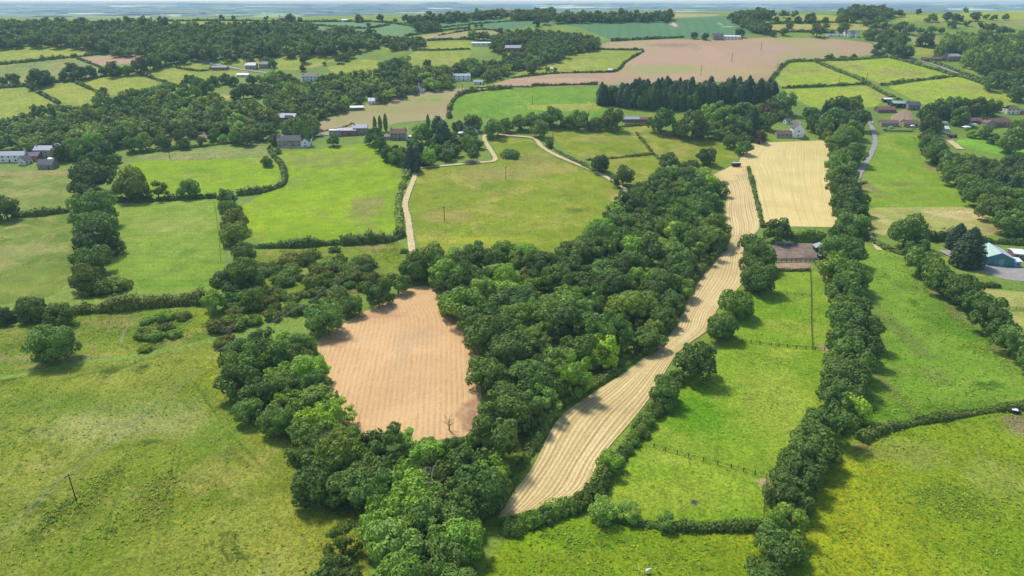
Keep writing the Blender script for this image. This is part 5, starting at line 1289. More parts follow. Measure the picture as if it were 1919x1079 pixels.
# ---------------------------------------------------------------- hedges
for px, w, h, lab, tone in [
    ([(-120,610),(-20,604),(60,594),(140,586),(220,580),(300,572),(385,566)], 6, 4.6, 'long tall hedge between the pastures at left', 'olive'),
    ([(25,406),(70,404),(138,396)], 4, 3.2, 'leafy hedge running to the double tree row', 'deep'),
    ([(205,378),(260,378),(330,374),(405,370)], 4, 3.0, 'dark hedge along the top of the mown field', 'dark'),
    ([(445,366),(480,362),(510,355),(530,346),(534,332),(528,310),(512,292),(505,280)], 4, 3.0, 'curving hedge between the two bright fields', 'deep'),
    ([(482,464),(540,463),(600,460),(650,456)], 4, 3.0, 'low hedge under the large bright field', 'deep'),
    ([(640,458),(690,455),(735,450),(752,440)], 6, 5.0, 'taller bushy hedge end beside the pale path', 'mid'),
    ([(752,440),(748,410),(748,370),(760,335),(768,318),(748,304),(735,295)], 4, 2.4, 'grey green hedge beside the pale path', 'pale'),
    ([(1402,316),(1410,345),(1420,385),(1430,426)], 2.6, 2.0, 'narrow grassy divider hedge in the straw', 'mid'),
    ([(1480,452),(1510,452),(1545,450),(1570,448)], 3.5, 5.0, 'clipped golden topped hedge behind the pony yard', 'fresh'),
    ([(1632,452),(1650,462),(1672,472),(1695,478)], 4, 2.6, 'rounded hedge at the head of the right pasture', 'mid'),
    ([(1735,450),(1800,452),(1850,455),(1950,460)], 4, 3.8, 'tall hedge below the tan paddock', 'deep'),
    ([(1612,826),(1640,812),(1680,800),(1740,788),(1800,778),(1870,768),(1960,760)], 3.4, 2.2, 'long clipped hedge above the buttercup field', 'mid'),
    ([(1150,972),(1200,984),(1260,990),(1340,992),(1432,990)], 2.6, 1.8, 'dark hedge along the paddock bottom', 'deep'),
    ([(945,990),(980,978),(1030,962),(1080,945),(1110,925)], 4.0, 2.6, 'light green hedge along the straw strip foot', 'fresh'),
    ([(1115,915),(1150,872),(1185,825),(1220,772),(1262,715),(1285,700)], 4.0, 2.8, 'hedge between the straw strip and the paddock', 'mid'),
    ([(1362,440),(1338,482),(1302,522),(1264,588),(1240,628),(1178,680),(1108,724),(1044,762)], 4.0, 2.2, 'bramble fringe of the wood along the straw strip', 'mid'),
    ([(1026,784),(1002,828),(978,872),(946,922),(926,958)], 3.5, 2.0, 'bramble fringe of the wood at the straw strip foot', 'mid'),
    ([(1020,262),(1045,284),(1090,308),(1115,322)], 3.0, 1.8, 'low hedge beside the mown path', 'mid'),
    ([(1100,300),(1150,297),(1225,289)], 2.2, 1.3, 'thin hedge across the rough pasture', 'olive'),
    ([(1192,250),(1208,268),(1222,286),(1240,303)], 2.4, 1.4, 'thin slanting hedge across the rough pasture', 'olive'),
    ([(1035,241),(1080,238),(1130,240),(1215,234)], 2.4, 1.6, 'hedge under the ley trees', 'mid'),
    ([(842,222),(842,205),(850,188),(866,176),(900,170),(960,165)], 4.0, 2.8, 'rounded hedge between buff field and ley', 'mid'),
    ([(998,161),(1040,160),(1120,158)], 3.0, 2.2, 'dark hedge along the barley foot', 'dark'),
    ([(880,166),(930,163),(998,163)], 2.0, 1.2, 'low hedge at the narrow barley end', 'deep'),
    ([(960,146),(1035,138),(1090,136),(1145,135),(1160,130),(1170,118),(1185,108),(1205,97)], 2.6, 1.8, 'hedge round the pasture in the barley', 'deep'),
    ([(1110,92),(1150,93),(1206,94)], 2.4, 1.6, 'upper hedge of the pasture in the barley', 'dark'),
    ([(1145,77),(1200,74),(1260,71),(1280,70)], 3.5, 2.6, 'dark hedge between crop and barley', 'dark'),
    ([(1445,150),(1455,138),(1478,117),(1540,114),(1600,112),(1660,107)], 3.6, 2.6, 'hedge around the leftmost hill pasture', 'mid'),
    ([(1528,116),(1560,130),(1600,145),(1622,156),(1650,172),(1690,192)], 3.6, 2.6, 'hedge dividing the hill pastures diagonally', 'mid'),
    ([(1466,165),(1540,162),(1622,157)], 3.0, 2.2, 'straight hedge between two hill pastures', 'deep'),
    ([(1652,160),(1700,153),(1760,146),(1800,141)], 3.2, 2.2, 'hedge between the two right hill pastures', 'mid'),
    ([(1668,108),(1720,122),(1770,136),(1820,150),(1880,172),(1915,192)], 3.6, 2.4, 'hedge on the near side of the hedged lane', 'mid'),
    ([(1740,114),(1790,132),(1830,148),(1880,164)], 3.2, 2.2, 'hedge on the far side of the hedged lane', 'mid'),
    ([(1548,111),(1560,110)], 5, 5, 'rounded bush in the hill pasture hedge', 'deep'),
    ([(1575,110),(1585,109)], 5, 4.5, 'second rounded bush in the hill pasture hedge', 'deep'),
    ([(1596,109),(1604,108)], 5, 4, 'third rounded bush in the hill pasture hedge', 'deep'),
    ([(0,121),(60,115),(105,110),(140,107)], 4, 3.0, 'grey green hedge under the hill pasture', 'mid'),
    ([(140,107),(207,100)], 2.5, 1.8, 'low hedge above the pink field', 'dark'),
    ([(145,110),(165,117),(190,127)], 2.4, 1.6, 'thin hedge left of the pink field', 'dark'),
    ([(0,165),(50,161),(100,155),(140,152)], 4, 3.0, 'hedge under the olive hay field', 'dark'),
    ([(140,152),(200,143),(255,134)], 2.8, 2.0, 'hedge line under the hillside trees', 'dark'),
    ([(52,162),(75,175),(110,194)], 3.6, 2.6, 'hedge down the yellow valley pasture', 'deep'),
    ([(138,153),(165,165),(194,178)], 3.0, 2.0, 'hedge beside the dead tree', 'deep'),
    ([(256,135),(290,148),(335,163)], 3.0, 2.0, 'hedge below the farm lane pasture', 'deep'),
    ([(318,123),(345,130),(382,133),(402,126)], 2.6, 1.8, 'hedge round the farm lane paddock', 'deep'),
    ([(300,40),(380,39),(475,39)], 3.5, 2.4, 'dark skyline hedge at left', 'dark'),
    ([(490,40),(580,41),(690,41),(735,44),(775,50)], 3.0, 2.2, 'dark skyline hedge in the middle', 'dark'),
    ([(585,47),(650,52),(690,53),(730,47)], 3.0, 2.2, 'hedge between the skyline crop fields', 'dark'),
    ([(760,68),(800,62),(850,55),(880,53)], 3.0, 2.0, 'hedge below the small copse', 'dark'),
    ([(822,67),(860,60),(895,56),(925,57),(938,62)], 2.6, 2.0, 'hedge around the small brown field', 'dark'),
    ([(800,76),(850,74),(885,74)], 3.4, 3.0, 'dark straight hedge under the brown field', 'dark'),
    ([(778,94),(830,94),(880,92)], 2.6, 2.0, 'hedge under the pale green pasture', 'deep'),
    ([(830,52),(880,46),(960,40),(1030,37)], 2.6, 1.8, 'hedge through the ridge crop', 'dark'),
    ([(1440,45),(1500,43),(1560,42),(1630,45)], 3.0, 2.2, 'hedge above the ripe tan field', 'deep'),
    ([(1440,60),(1500,60),(1560,62)], 3.5, 2.6, 'hedge below the ripe tan field', 'deep'),
    ([(1713,87),(1738,87),(1758,86)], 2.8, 2.0, 'hedge under the lone oak', 'dark'),
    ([(590,254),(600,248),(640,240),(660,232)], 1.6, 1.0, 'garden hedge under the buff field', 'mid'),
    ([(460,265),(400,272),(330,280),(250,288)], 3.0, 2.2, 'hedge bank along the top of the grey grazed band', 'deep'),
    ([(600,222),(630,214),(660,205)], 4, 3, 'hedge along the upper buff field', 'mid'),
    ([(1590,440),(1612,448),(1630,450)], 3.5, 2.5, 'short hedge at the tree row head', 'mid'),
    ([(1828,536),(1870,538)], 2.5, 1.8, 'short dark hedge by the mown plots', 'deep'),
    ([(1635,98),(1645,102),(1660,106)], 4, 3, 'bushy hedge at the barley corner', 'deep'),
    ([(1450,506),(1480,508),(1515,507)], 2.2, 1.4, 'low hedge under the pony yard', 'dark'),
    ([(1622,342),(1608,350),(1612,380),(1622,400),(1628,432)], 2.0, 1.2, 'rough bank beside the lane', 'olive'),
]:
    hedge(px, w, h, lab, tone)
# ---------------------------------------------------------------- building materials
BM = {
 'stone': plain('buff_stone', lin(168, 152, 130), 0.9, 0.3, 1.4), 'greystone': plain('grey_stone', lin(140, 132, 124), 0.9, 0.3, 1.4), 'brick': plain('red_brick', lin(150, 96, 78), 0.9, 0.25, 1.6),
 'white': plain('white_render', lin(236, 232, 226), 0.8, 0.05, 0.6), 'cream': plain('cream_render', lin(222, 212, 192), 0.8, 0.08, 0.6), 'black': plain('black_boards', lin(46, 44, 44), 0.8, 0.25, 1.0),
 'teal': plain('teal_metal_sheet', lin(52, 128, 128), 0.5, 0.18, 0.5, 0.5), 'blue': plain('blue_sheet', lin(60, 140, 200), 0.5, 0.1, 0.5), 'wood': plain('weathered_boards', lin(122, 104, 86), 0.9, 0.25, 2.0),
 'fencewood': plain('dark_fence_timber', lin(78, 66, 52), 0.9, 0.25, 2.0), 'slate': plain('dark_slate', lin(92, 88, 90), 0.6, 0.25, 1.2, 0.4), 'greyslate': plain('pale_slate', lin(158, 160, 168), 0.5, 0.18, 1.0, 0.4), 'tile': plain('brown_roof_tile', lin(122, 98, 86), 0.8, 0.25, 1.2), 'redtile': plain('red_roof_tile', lin(132, 92, 80), 0.8, 0.25, 1.2),
 'sheet': plain('white_roof_sheet', lin(226, 228, 230), 0.5, 0.08, 0.5, 0.4), 'lilac': plain('weathered_roof_sheet', lin(196, 192, 202), 0.6, 0.12, 0.6), 'mint': plain('pale_green_roof_sheet', lin(172, 200, 184), 0.6, 0.15, 0.6), 'greensheet': plain('green_roof_sheet', lin(148, 170, 148), 0.6, 0.15, 0.6),
 'glass': plain('window_glass', lin(44, 52, 62), 0.15, 0.1, 1.0, 0.6), 'frame': plain('white_window_frame', lin(235, 235, 232), 0.6, 0.03, 1.0), 'door': plain('painted_door', lin(70, 66, 60), 0.6, 0.1, 1.0), 'pot': plain('clay_chimney_pot', lin(170, 110, 84), 0.8, 0.15, 2.0),
 'metal': plain('galvanised_steel', lin(160, 162, 164), 0.4, 0.1, 1.0, 0.5, 0.4), 'tyre': plain('black_rubber', lin(28, 28, 30), 0.8, 0.1, 2.0), 'polewood': plain('tarred_pole', lin(62, 52, 44), 0.9, 0.3, 2.0), 'wire': plain('bare_conductor', lin(190, 186, 176), 0.5, 0.05, 1.0), 'ceramic': plain('pale_insulator', lin(206, 204, 200), 0.3, 0.05, 2.0),
 'canvas': plain('white_canvas', lin(238, 238, 236), 0.8, 0.04, 0.5), 'wool': plain('fleece', lin(226, 220, 206), 0.95, 0.1, 6.0), 'hide': plain('pale_hide', lin(196, 178, 150), 0.8, 0.2, 2.0), 'branch': plain('grey_cut_branches', lin(132, 118, 110), 0.95, 0.35, 3.0),
}

def win(root, x, y, z, w, h, axis, sgn):
    """window part with a pane sub-part; axis 'y': on a long wall, 'x': on an end wall; sgn: outward direction"""
    f = MB(); p = MB()
    if axis == 'y':
        f.box(x - w/2 - .1, x + w/2 + .1, min(y, y + sgn*.07), max(y, y + sgn*.07), z - .1, z + h + .1)
        p.box(x - w/2, x + w/2, min(y + sgn*.02, y + sgn*.09), max(y + sgn*.02, y + sgn*.09), z, z + h)
    else:
        f.box(min(x, x + sgn*.07), max(x, x + sgn*.07), y - w/2 - .1, y + w/2 + .1, z - .1, z + h + .1)
        p.box(min(x + sgn*.02, x + sgn*.09), max(x + sgn*.02, x + sgn*.09), y - w/2, y + w/2, z, z + h)
    a = f.build('window', BM['frame'], root)
    p.build('pane', BM['glass'], a)

def block(root, cx, cy, L, W, eave, rise, wallm, roofm, along='x', hip=0.0, nw=3, st=2, door=True, chim=1, endw=True, flat=False):
    """one gabled volume: wall, roof, chimneys, windows, door as parts; along: ridge direction"""
    sw = (lambda x, y: (x, y)) if along == 'x' else (lambda x, y: (-y, x))
    T = lambda v: (cx + sw(v[0], v[1])[0], cy + sw(v[0], v[1])[1], v[2])
    l, w = L/2, W/2
    r = 0 if flat else rise
    V = [(-l,-w,-.8),(l,-w,-.8),(l,w,-.8),(-l,w,-.8),(-l,-w,eave),(l,-w,eave),(l,w,eave),(-l,w,eave),(-l,0,eave+r-.02),(l,0,eave+r-.02)]
    F = [(0,1,5,4),(2,3,7,6),(1,2,6,9,5) if r and not hip else (1,2,6,5),(3,0,4,8,7) if r and not hip else (3,0,4,7)]
    mesh_obj('wall', [T(v) for v in V], F, wallm, root)
    o, t = 0.35, 0.22
    if flat:
        m = MB(); m.box(-l-.2, l+.2, -w-.2, w+.2, eave, eave+.3)
        mesh_obj('roof', [T(v) for v in m.V], m.F, roofm, root)
    else:
        k = o / w * r
        hx = l + o - (hip * (w + o))
        V = [(-l-o,-w-o,eave-k),(l+o,-w-o,eave-k),(hx,0,eave+r),(-hx,0,eave+r),(-l-o,w+o,eave-k),(l+o,w+o,eave-k)]
        V += [(x, y, z + t) for x, y, z in V]
        F = [(6,7,8,9),(9,8,11,10),(3,2,1,0),(4,5,2,3),(0,1,7,6),(5,4,10,11),(1,2,8,7),(2,5,11,8),(3,0,6,9),(4,3,9,10)]
        ro = mesh_obj('roof', [T(v) for v in V], F, roofm, root)
        for c in range(chim):
            x = (-l + .7) if c == 0 else (l - .7)
            m = MB(); m.box(x - .45, x + .45, -.4, .4, eave + r - .5, eave + r + 1.3)
            ch = mesh_obj('chimney', [T(v) for v in m.V], m.F, wallm, root)
            m = MB()
            for q in (-.22, .22): m.bar((x + q, 0, eave + r + 1.3), (x + q, 0, eave + r + 1.7), .13, .11)
            mesh_obj('chimney_pot', [T(v) for v in m.V], m.F, BM['pot'], ch)
    sub = {}
    def w2(x, y, z, ww, hh, ax, sg):
        f = MB(); p = MB()
        if ax == 'y':
            f.box(x-ww/2-.12, x+ww/2+.12, *sorted((y, y+sg*.07)), z-.12, z+hh+.12); p.box(x-ww/2, x+ww/2, *sorted((y+sg*.02, y+sg*.1)), z, z+hh)
        else:
            f.box(*sorted((x, x+sg*.07)), y-ww/2-.12, y+ww/2+.12, z-.12, z+hh+.12); p.box(*sorted((x+sg*.02, x+sg*.1)), y-ww/2, y+ww/2, z, z+hh)
        a = mesh_obj('window', [T(v) for v in f.V], f.F, BM['frame'], root)
        mesh_obj('pane', [T(v) for v in p.V], p.F, BM['glass'], a)
    sh = eave / max(st, 1)
    for s in range(st):
        for i in range(nw):
            x = -l + L * (i + .5) / nw
            if door and s == 0 and i == nw // 2:
                m = MB(); m.box(x-.55, x+.55, -w-.08, -w, 0, 2.05)
                mesh_obj('door', [T(v) for v in m.V], m.F, BM['door'], root)
                continue
            w2(x, -w, s*sh + sh*.36, min(1.3, L/nw*.55), min(1.25, sh*.45), 'y', -1)
        if endw:
            for sg in (-1, 1):
                w2(sg*l, 0, s*sh + sh*.36, 1.2, min(1.2, sh*.45), 'x', sg)

def place(px, py, W=7.0):
    p = unproject(px, py)
    return p, depth(p) / FPX

def house(name, label, px, py, wpx, rot=0, W=7.5, eave=5.0, rise=2.6, wall='stone', roof='slate', cat='house', wings=(), group=None, **k):
    p, m = place(px, py)
    L = wpx * m
    root = empty(name, (p.x, p.y + W/2, p.z), R(rot), label, cat, group)
    block(root, 0, 0, L, W, eave, rise, BM[wall], BM[roof], **k)
    for (dx, dy, l, w, e, r, wl, rf, al, kw) in wings:
        block(root, dx * m, dy, l * m, w, e, r, BM[wl], BM[rf], along=al, **kw)
    return root, m

H = {}
N = dict(chim=0, nw=2, st=1, door=False, endw=False)
house('house', 'stone farmhouse with dark roof and white gabled wing', 542, 275, 44, 4, 8, 5.0, 3.6, 'stone', 'slate', nw=5, chim=2,
      wings=[(30, -2.5, 15, 7, 4.2, 2.6, 'white', 'slate', 'y', dict(chim=0, nw=2, st=2, door=False, endw=True)), (2, -4.6, 10, 2.5, 3.4, 2.0, 'stone', 'slate', 'y', N)])
house('house', 'long stone house with pale stepped roofs below the buff field', 650, 254, 34, 6, 7, 4.4, 1.6, 'brick', 'greyslate', nw=4, chim=0,
      wings=[(-22, -.5, 22, 6.5, 4.6, .8, 'stone', 'sheet', 'x', dict(chim=0, nw=3, st=2, door=False, flat=True)), (24, 2, 26, 8, 6.0, 2.4, 'greystone', 'greyslate', 'x', dict(chim=1, nw=3, st=2, door=False))])
house('house', 'stone house with red brown roof and low white windowed sides', 746, 262, 29, 0, 8, 5.6, 3.0, 'stone', 'redtile', nw=4, chim=2,
      wings=[(-24, -1, 17, 6, 2.7, 1.2, 'cream', 'slate', 'x', dict(chim=0, nw=3, st=1, door=False)), (20, -1, 12, 5, 2.7, .6, 'white', 'sheet', 'x', dict(chim=0, nw=1, st=1, door=False))])
house('house', 'dark roofed cottage behind a white garden marquee', 872, 250, 30, -6, 8, 5.0, 3.2, 'greystone', 'slate', nw=4, chim=1, wings=[(18, -1, 8, 6, 3, 1.6, 'white', 'slate', 'y', N)])
house('house', 'pale roofed villa with dark dormers in the valley wood', 538, 230, 34, -8, 9, 4.6, 3.2, 'stone', 'greyslate', nw=4, chim=1, wings=[(-18, -1, 14, 8, 4.2, 2.4, 'white', 'greyslate', 'y', N), (6, -4.2, 14, 3, 4.8, 1.8, 'black', 'slate', 'x', N)])
house('house', 'end block of the stone terrace with white walls at the left edge', 18, 304, 56, 3, 8, 5.2, 2.4, 'white', 'greyslate', nw=5, chim=2)
house('house', 'brick middle block of the stone terrace', 58, 302, 30, 0, 7, 4.0, 2.2, 'brick', 'slate', nw=3, chim=0)
house('house', 'tall stone block of the terrace under pale slates', 84, 298, 36, 2, 9, 7.0, 2.6, 'stone', 'greyslate', nw=4, chim=1, wings=[(16, 3, 12, 8, 7.5, 3, 'greystone', 'greyslate', 'y', N)])
house('house', 'pale cottage wing tucked between the terrace blocks', 44, 309, 18, 80, 6, 3.6, 2.6, 'cream', 'slate', nw=2, st=1, chim=0)
house('shed', 'small white porch roofed shed beside the tall terrace block', 96, 304, 11, 0, 4, 2.4, .8, 'white', 'sheet', cat='shed', nw=1, st=1, chim=0, door=False)
house('barn', 'low grey roofed stone barn before the terrace', 85, 317, 28, 0, 8, 3.4, 3.2, 'greystone', 'slate', cat='barn', nw=2, st=1, chim=0)
house('house', 'tall white gabled house at the top of the stubble field', 1496, 257, 30, 80, 9, 7.2, 4.6, 'white', 'slate', nw=3, chim=2, wings=[])
house('barn', 'low brown roofed stone range left of the white gabled house', 1471, 257, 30, -4, 6, 2.8, 2.4, 'stone', 'tile', cat='barn', nw=4, st=1, chim=0, door=False)
house('shed', 'small white outbuilding behind the white gabled house', 1477, 232, 11, 10, 5, 3.0, 1.6, 'white', 'slate', cat='shed', nw=1, st=1, chim=0, door=False)
house('bungalow', 'brown bungalow with dark garage door by the lane', 1668, 237, 32, -3, 7, 2.8, 2.2, 'stone', 'tile', nw=4, st=1, chim=0)
house('bungalow', 'second brown bungalow with patio and white parasol', 1707, 238, 26, -3, 7.5, 3.2, 2.4, 'stone', 'tile', nw=4, st=1, chim=1)
house('barn', 'red tiled barn in the village yard', 1662, 211, 34, 2, 8, 2.8, 2.4, 'wood', 'redtile', cat='barn', nw=4, st=1, chim=0, door=False)
house('barn', 'pale green roofed open barn in the village yard', 1686, 202, 24, -2, 12, 4.2, 1.6, 'black', 'greensheet', cat='barn', nw=2, st=1, chim=0, door=False)
house('shed', 'white roofed shed behind the green roofed barn', 1664, 192, 15, 0, 6, 3.2, .8, 'black', 'sheet', cat='shed', nw=1, st=1, chim=0, door=False)
house('house', 'dark roofed house right of the green roofed barn', 1713, 206, 22, -4, 8, 4.6, 2.8, 'greystone', 'slate', nw=3, chim=1)
house('house', 'brown roofed house deep in the right hand village', 1872, 238, 40, 3, 8, 4.2, 3.0, 'brick', 'tile', nw=4, chim=1, wings=[(-18, -1, 16, 8, 3.6, 2.6, 'stone', 'tile', 'y', N)])
house('house', 'hipped roof house at the right picture edge', 1898, 214, 24, 0, 8, 4.8, 2.8, 'cream', 'tile', nw=3, chim=1, hip=1.0, wings=[(20, 0, 14, 6, 2.6, 1.2, 'brick', 'slate', 'x', N)])
house('house', 'long low brown roof among the village gardens', 1828, 232, 26, 0, 7, 2.8, 2.2, 'brick', 'tile', nw=3, st=1, chim=1)
house('greenhouse', 'white greenhouse behind the dusty drive', 1771, 247, 14, 4, 6, 2.6, 2.0, 'white', 'sheet', cat='greenhouse', nw=4, st=1, chim=0, door=False)
house('shed', 'dark garden shed beside the white greenhouse', 1786, 258, 14, 0, 4, 2.2, .9, 'black', 'slate', cat='shed', nw=1, st=1, chim=0, door=False)
house('house', 'white twin gabled house on the ridge above the barley', 1596, 69, 26, 0, 8, 5.0, 2.8, 'white', 'slate', nw=4, chim=2, wings=[(-7, -4.2, 9, 4, 5.0, 3.0, 'white', 'slate', 'y', N), (8, -4.2, 9, 4, 5.0, 3.0, 'white', 'slate', 'y', N), (-30, 0, 30, 5, 2.6, 1.0, 'white', 'greyslate', 'x', N)])
house('house', 'red brick outbuilding behind the ridge house trees', 1648, 64, 9, 0, 8, 5.0, 2.4, 'brick', 'tile', nw=1, chim=0)
house('house', 'stone cottage with pale roof beside the poplar clump', 1787, 114, 30, 8, 9, 5.2, 2.6, 'stone', 'greyslate', nw=3, chim=1, hip=.6, wings=[(-36, 1, 46, 6, 2.6, 1.6, 'brick', 'tile', 'x', dict(chim=0, nw=5, st=1, door=False)), (-16, 4, 18, 7, 5, 3, 'stone', 'tile', 'y', N)])
house('house', 'dark farmhouse on the hill beside the long white shed', 1346, 75, 18, 0, 9, 5.4, 3.0, 'greystone', 'slate', nw=3, chim=2)
house('shed', 'long white roofed shed on the hill farm', 1372, 74, 32, -1, 12, 4.0, 1.0, 'cream', 'sheet', cat='shed', nw=5, st=1, chim=0, door=False)
house('house', 'white long house behind a dark hedge on the hillside', 864, 151, 34, 4, 8, 5.0, 2.0, 'white', 'greyslate', nw=4, chim=1)
house('shed', 'pale grey roofed garage below the white long house', 896, 158, 17, 4, 6, 2.6, 1.2, 'cream', 'greyslate', cat='shed', nw=2, st=1, chim=0)
house('house', 'slate roofed house among trees on the hillside', 962, 97, 30, -3, 9, 4.8, 2.8, 'brick', 'greyslate', nw=4, chim=0, wings=[(24, 0, 20, 6, 2.8, .8, 'brick', 'sheet', 'x', dict(chim=0, nw=2, st=1, door=False))])
house('shed', 'long white poultry shed on the hillside', 902, 86, 36, -2, 10, 3.6, 1.0, 'cream', 'sheet', cat='shed', nw=4, st=1, chim=0, door=False)
house('house', 'half timbered gabled cottage at the upper buff field edge', 788, 173, 13, 60, 7, 4.6, 3.4, 'white', 'slate', nw=2, chim=1, wings=[(-17, 3, 18, 6, 3, 2.2, 'greystone', 'slate', 'x', N)])
house('house', 'small white roofed cottage on the buff field edge', 696, 196, 12, 8, 6, 3.6, 2.4, 'cream', 'sheet', nw=2, chim=0)
house('shed', 'pale roofed sheds along the buff field edge', 668, 207, 24, 10, 6, 2.8, 1.2, 'wood', 'sheet', cat='shed', nw=3, st=1, chim=0, door=False)
house('house', 'stone farmhouse beside the hillside lane', 470, 130, 20, -3, 8, 4.6, 2.6, 'stone', 'greyslate', nw=3, chim=1)
house('house', 'dark stone house right of the hillside farmhouse', 494, 128, 16, 0, 8, 4.6, 2.6, 'greystone', 'slate', nw=2, chim=1)
house('barn', 'low brick barn beside the hillside lane', 411, 131, 28, 4, 7, 2.8, 1.4, 'brick', 'slate', cat='barn', nw=4, st=1, chim=0, door=False)
house('shed', 'white polytunnel like shed below the hillside lane', 455, 144, 22, -3, 6, 2.4, 1.0, 'cream', 'sheet', cat='shed', nw=1, st=1, chim=0, door=False)
house('house', 'half hidden white house below the purple tree', 580, 152, 28, 4, 8, 4.8, 2.8, 'white', 'slate', nw=4, chim=1)
house('stable', 'long red brown stable block below the conifers', 1183, 229, 30, 0, 7, 2.8, 1.6, 'brick', 'greyslate', cat='stable', nw=5, st=1, chim=0, door=False)
house('stable', 'smaller red brown stable end below the conifers', 1209, 229, 22, 0, 6, 2.6, 1.4, 'brick', 'redtile', cat='stable', nw=3, st=1, chim=0, door=False)
house('house', 'brick hall on the middle skyline', 952, 31, 14, 0, 10, 6, 3.4, 'brick', 'tile', nw=3, chim=2)
house('house', 'red brick farm on the left skyline', 529, 40, 13, 0, 8, 5, 3.0, 'brick', 'slate', nw=2, chim=1)
house('shed', 'white shed on the skyline hedge', 646, 41, 11, 0, 6, 3, 1, 'white', 'sheet', cat='shed', nw=1, st=1, chim=0, door=False)
house('shed', 'tiny white hut between two bushes on the yellow pasture', 1034, 132, 6, 0, 3, 2.2, .8, 'white', 'sheet', cat='shed', nw=1, st=1, chim=0, door=False)
house('shed', 'pale field shelter at the edge of the barley pasture', 1144, 134, 9, 0, 4, 2.0, .8, 'white', 'sheet', cat='shed', nw=1, st=1, chim=0, door=False)
# teal barn
p, m = place(1873, 499)
root = empty('barn', (p.x + 1.0, p.y + 7.5, p.z), R(-13), 'teal metal barn with pale gabled roof by the gravel yard', 'barn')
bw = 49 * m
l, w, e, r = 7.5, bw / 2, 4.2, 2.7
mesh_obj('wall', [(-w,-l,-.5),(w,-l,-.5),(w,l,-.5),(-w,l,-.5),(-w,-l,e),(w,-l,e),(w,l,e),(-w,l,e),(0,-l,e+r),(0,l,e+r)], [(0,1,5,8,4),(1,2,6,5),(2,3,7,9,6),(3,0,4,7)], BM['teal'], root)
for sg, mk in ((-1, 'mint'), (1, 'lilac')):
    m2 = MB()
    V = [(0,-l-.4,e+r+.05),(sg*(w+.5),-l-.4,e-.22),(sg*(w+.5),l+.4,e-.22),(0,l+.4,e+r+.05)]
    m2.add(V + [(a,b,c+.14) for a,b,c in V], [(0,1,2,3),(7,6,5,4),(0,4,5,1),(1,5,6,2),(2,6,7,3),(3,7,4,0)])
    ro = m2.build('roof', BM[mk], root)
    for i in range(7):      # sheet ribs
        y = -l + 2*l*(i+.5)/7
        rb = MB(); rb.bar((sg*.1,y,e+r+.2), (sg*(w+.4),y,e-.05), .06, None, 4); rb.build('roof_rib', BM['sheet'], ro)
m2 = MB()
for sg in (-1, 1): m2.bar((0,-l-.45,e+r+.12), (sg*(w+.5),-l-.45,e-.12), .12, None, 4)
m2.build('barge_board', BM['sheet'], root)
for i in range(14):
    x = -w + 2*w*(i+.5)/14
    top = e + r*(1-abs(x)/w) - .3
    cl = MB(); cl.box(x-.05, x+.05, -l-.06, -l, 0, top); cl.build('wall_rib', BM['teal'], root)
d = MB(); d.box(-2.2, -.05, -l-.12, -l-.07, 0, 3.6); d.build('door', plain('faded_teal_door', lin(70, 140, 150), .5, .1), root)
d = MB(); d.box(.05, 2.2, -l-.12, -l-.07, 0, 3.6); d.build('door', plain('pale_teal_door', lin(120, 165, 160), .5, .1), root)
house('shed', 'blue sided lean-to with white roof beside the teal barn', 1905, 501, 13, 0, 6, 3.0, .8, 'blue', 'sheet', cat='shed', nw=1, st=1, chim=0, door=False, endw=False)
house('shed', 'white roofed shed at the right edge behind the teal barn', 1915, 487, 22, -13, 8, 3.0, .6, 'wood', 'sheet', cat='shed', nw=1, st=1, chim=0, door=False, endw=False)
# pony yard
house('stable', 'black pony stable with grey sheet roof in the dirt yard', 1541, 474, 18, 84, 6, 2.6, 1.2, 'black', 'greyslate', cat='stable', nw=2, st=1, chim=0, door=False)
house('shed', 'low dark lean-to below the pony stable', 1541, 486, 12, 0, 3, 2.0, .5, 'black', 'greyslate', cat='shed', nw=1, st=1, chim=0, door=False, endw=False)
p0 = unproject(1452, 468); p1 = unproject(1485, 468)
root = empty('yard_frame', p0, 0, 'tall galvanised post and rail frame in the pony yard', 'frame')  # steel post and rail frame standing in the yard, purpose unclear
dx, dy = p1.x - p0.x, p1.y - p0.y
for t in (0, .5, 1):
    b = MB(); b.bar((dx*t, dy*t, -.3), (dx*t, dy*t, 4.6), .09); b.build('post', BM['metal'], root)
for z in (3.4, 4.0, 4.6):
    b = MB(); b.bar((0, 0, z), (dx, dy, z), .07); b.build('rail', BM['metal'], root)

# ---------------------------------------------------------------- fences, poles, wires
def fence(px, label, spacing=3.0, ht=1.25, rails=(0.55, 1.0), post=0.11, mat='fencewood', th=0.07):
    W = [unproject(x, y) for x, y in px]
    P = catmull(W, spacing)
    o = W[0]
    root = empty('fence', o, 0, label, 'fence')
    pm = None
    for i, q in enumerate(P):
        z = hz(*q) - o.z
        if pm is None:
            b = MB(); b.box(-post, post, -post, post, -.4, ht + .1); ob = b.build('post', BM[mat], root); pm = ob.data
        else:
            ob = bpy.data.objects.new('post', pm); COL.objects.link(ob); ob.parent = root
        ob.location = (q[0] - o.x, q[1] - o.y, z + .3)
    for zr in rails:
        b = MB()
        for a, c in zip(P[:-1], P[1:]):
            b.bar((a[0]-o.x, a[1]-o.y, hz(*a)-o.z+.3+zr), (c[0]-o.x, c[1]-o.y, hz(*c)-o.z+.3+zr), th, None, 4)
        b.build('rail', BM[mat], root)
    return root
fence([(1390,641),(1445,649),(1545,658)], 'post and rail fence across the long paddock')
fence([(1204,833),(1290,858),(1370,878),(1436,896)], 'lower post and rail fence across the long paddock', post=.10, th=.05)
fence([(1445,549),(1518,557)], 'upper fence below the pony yard paddock', post=.09, th=.05)
fence([(1518,505),(1520,556),(1520,605),(1522,655)], 'fence running down beside the long tree row', post=.08)
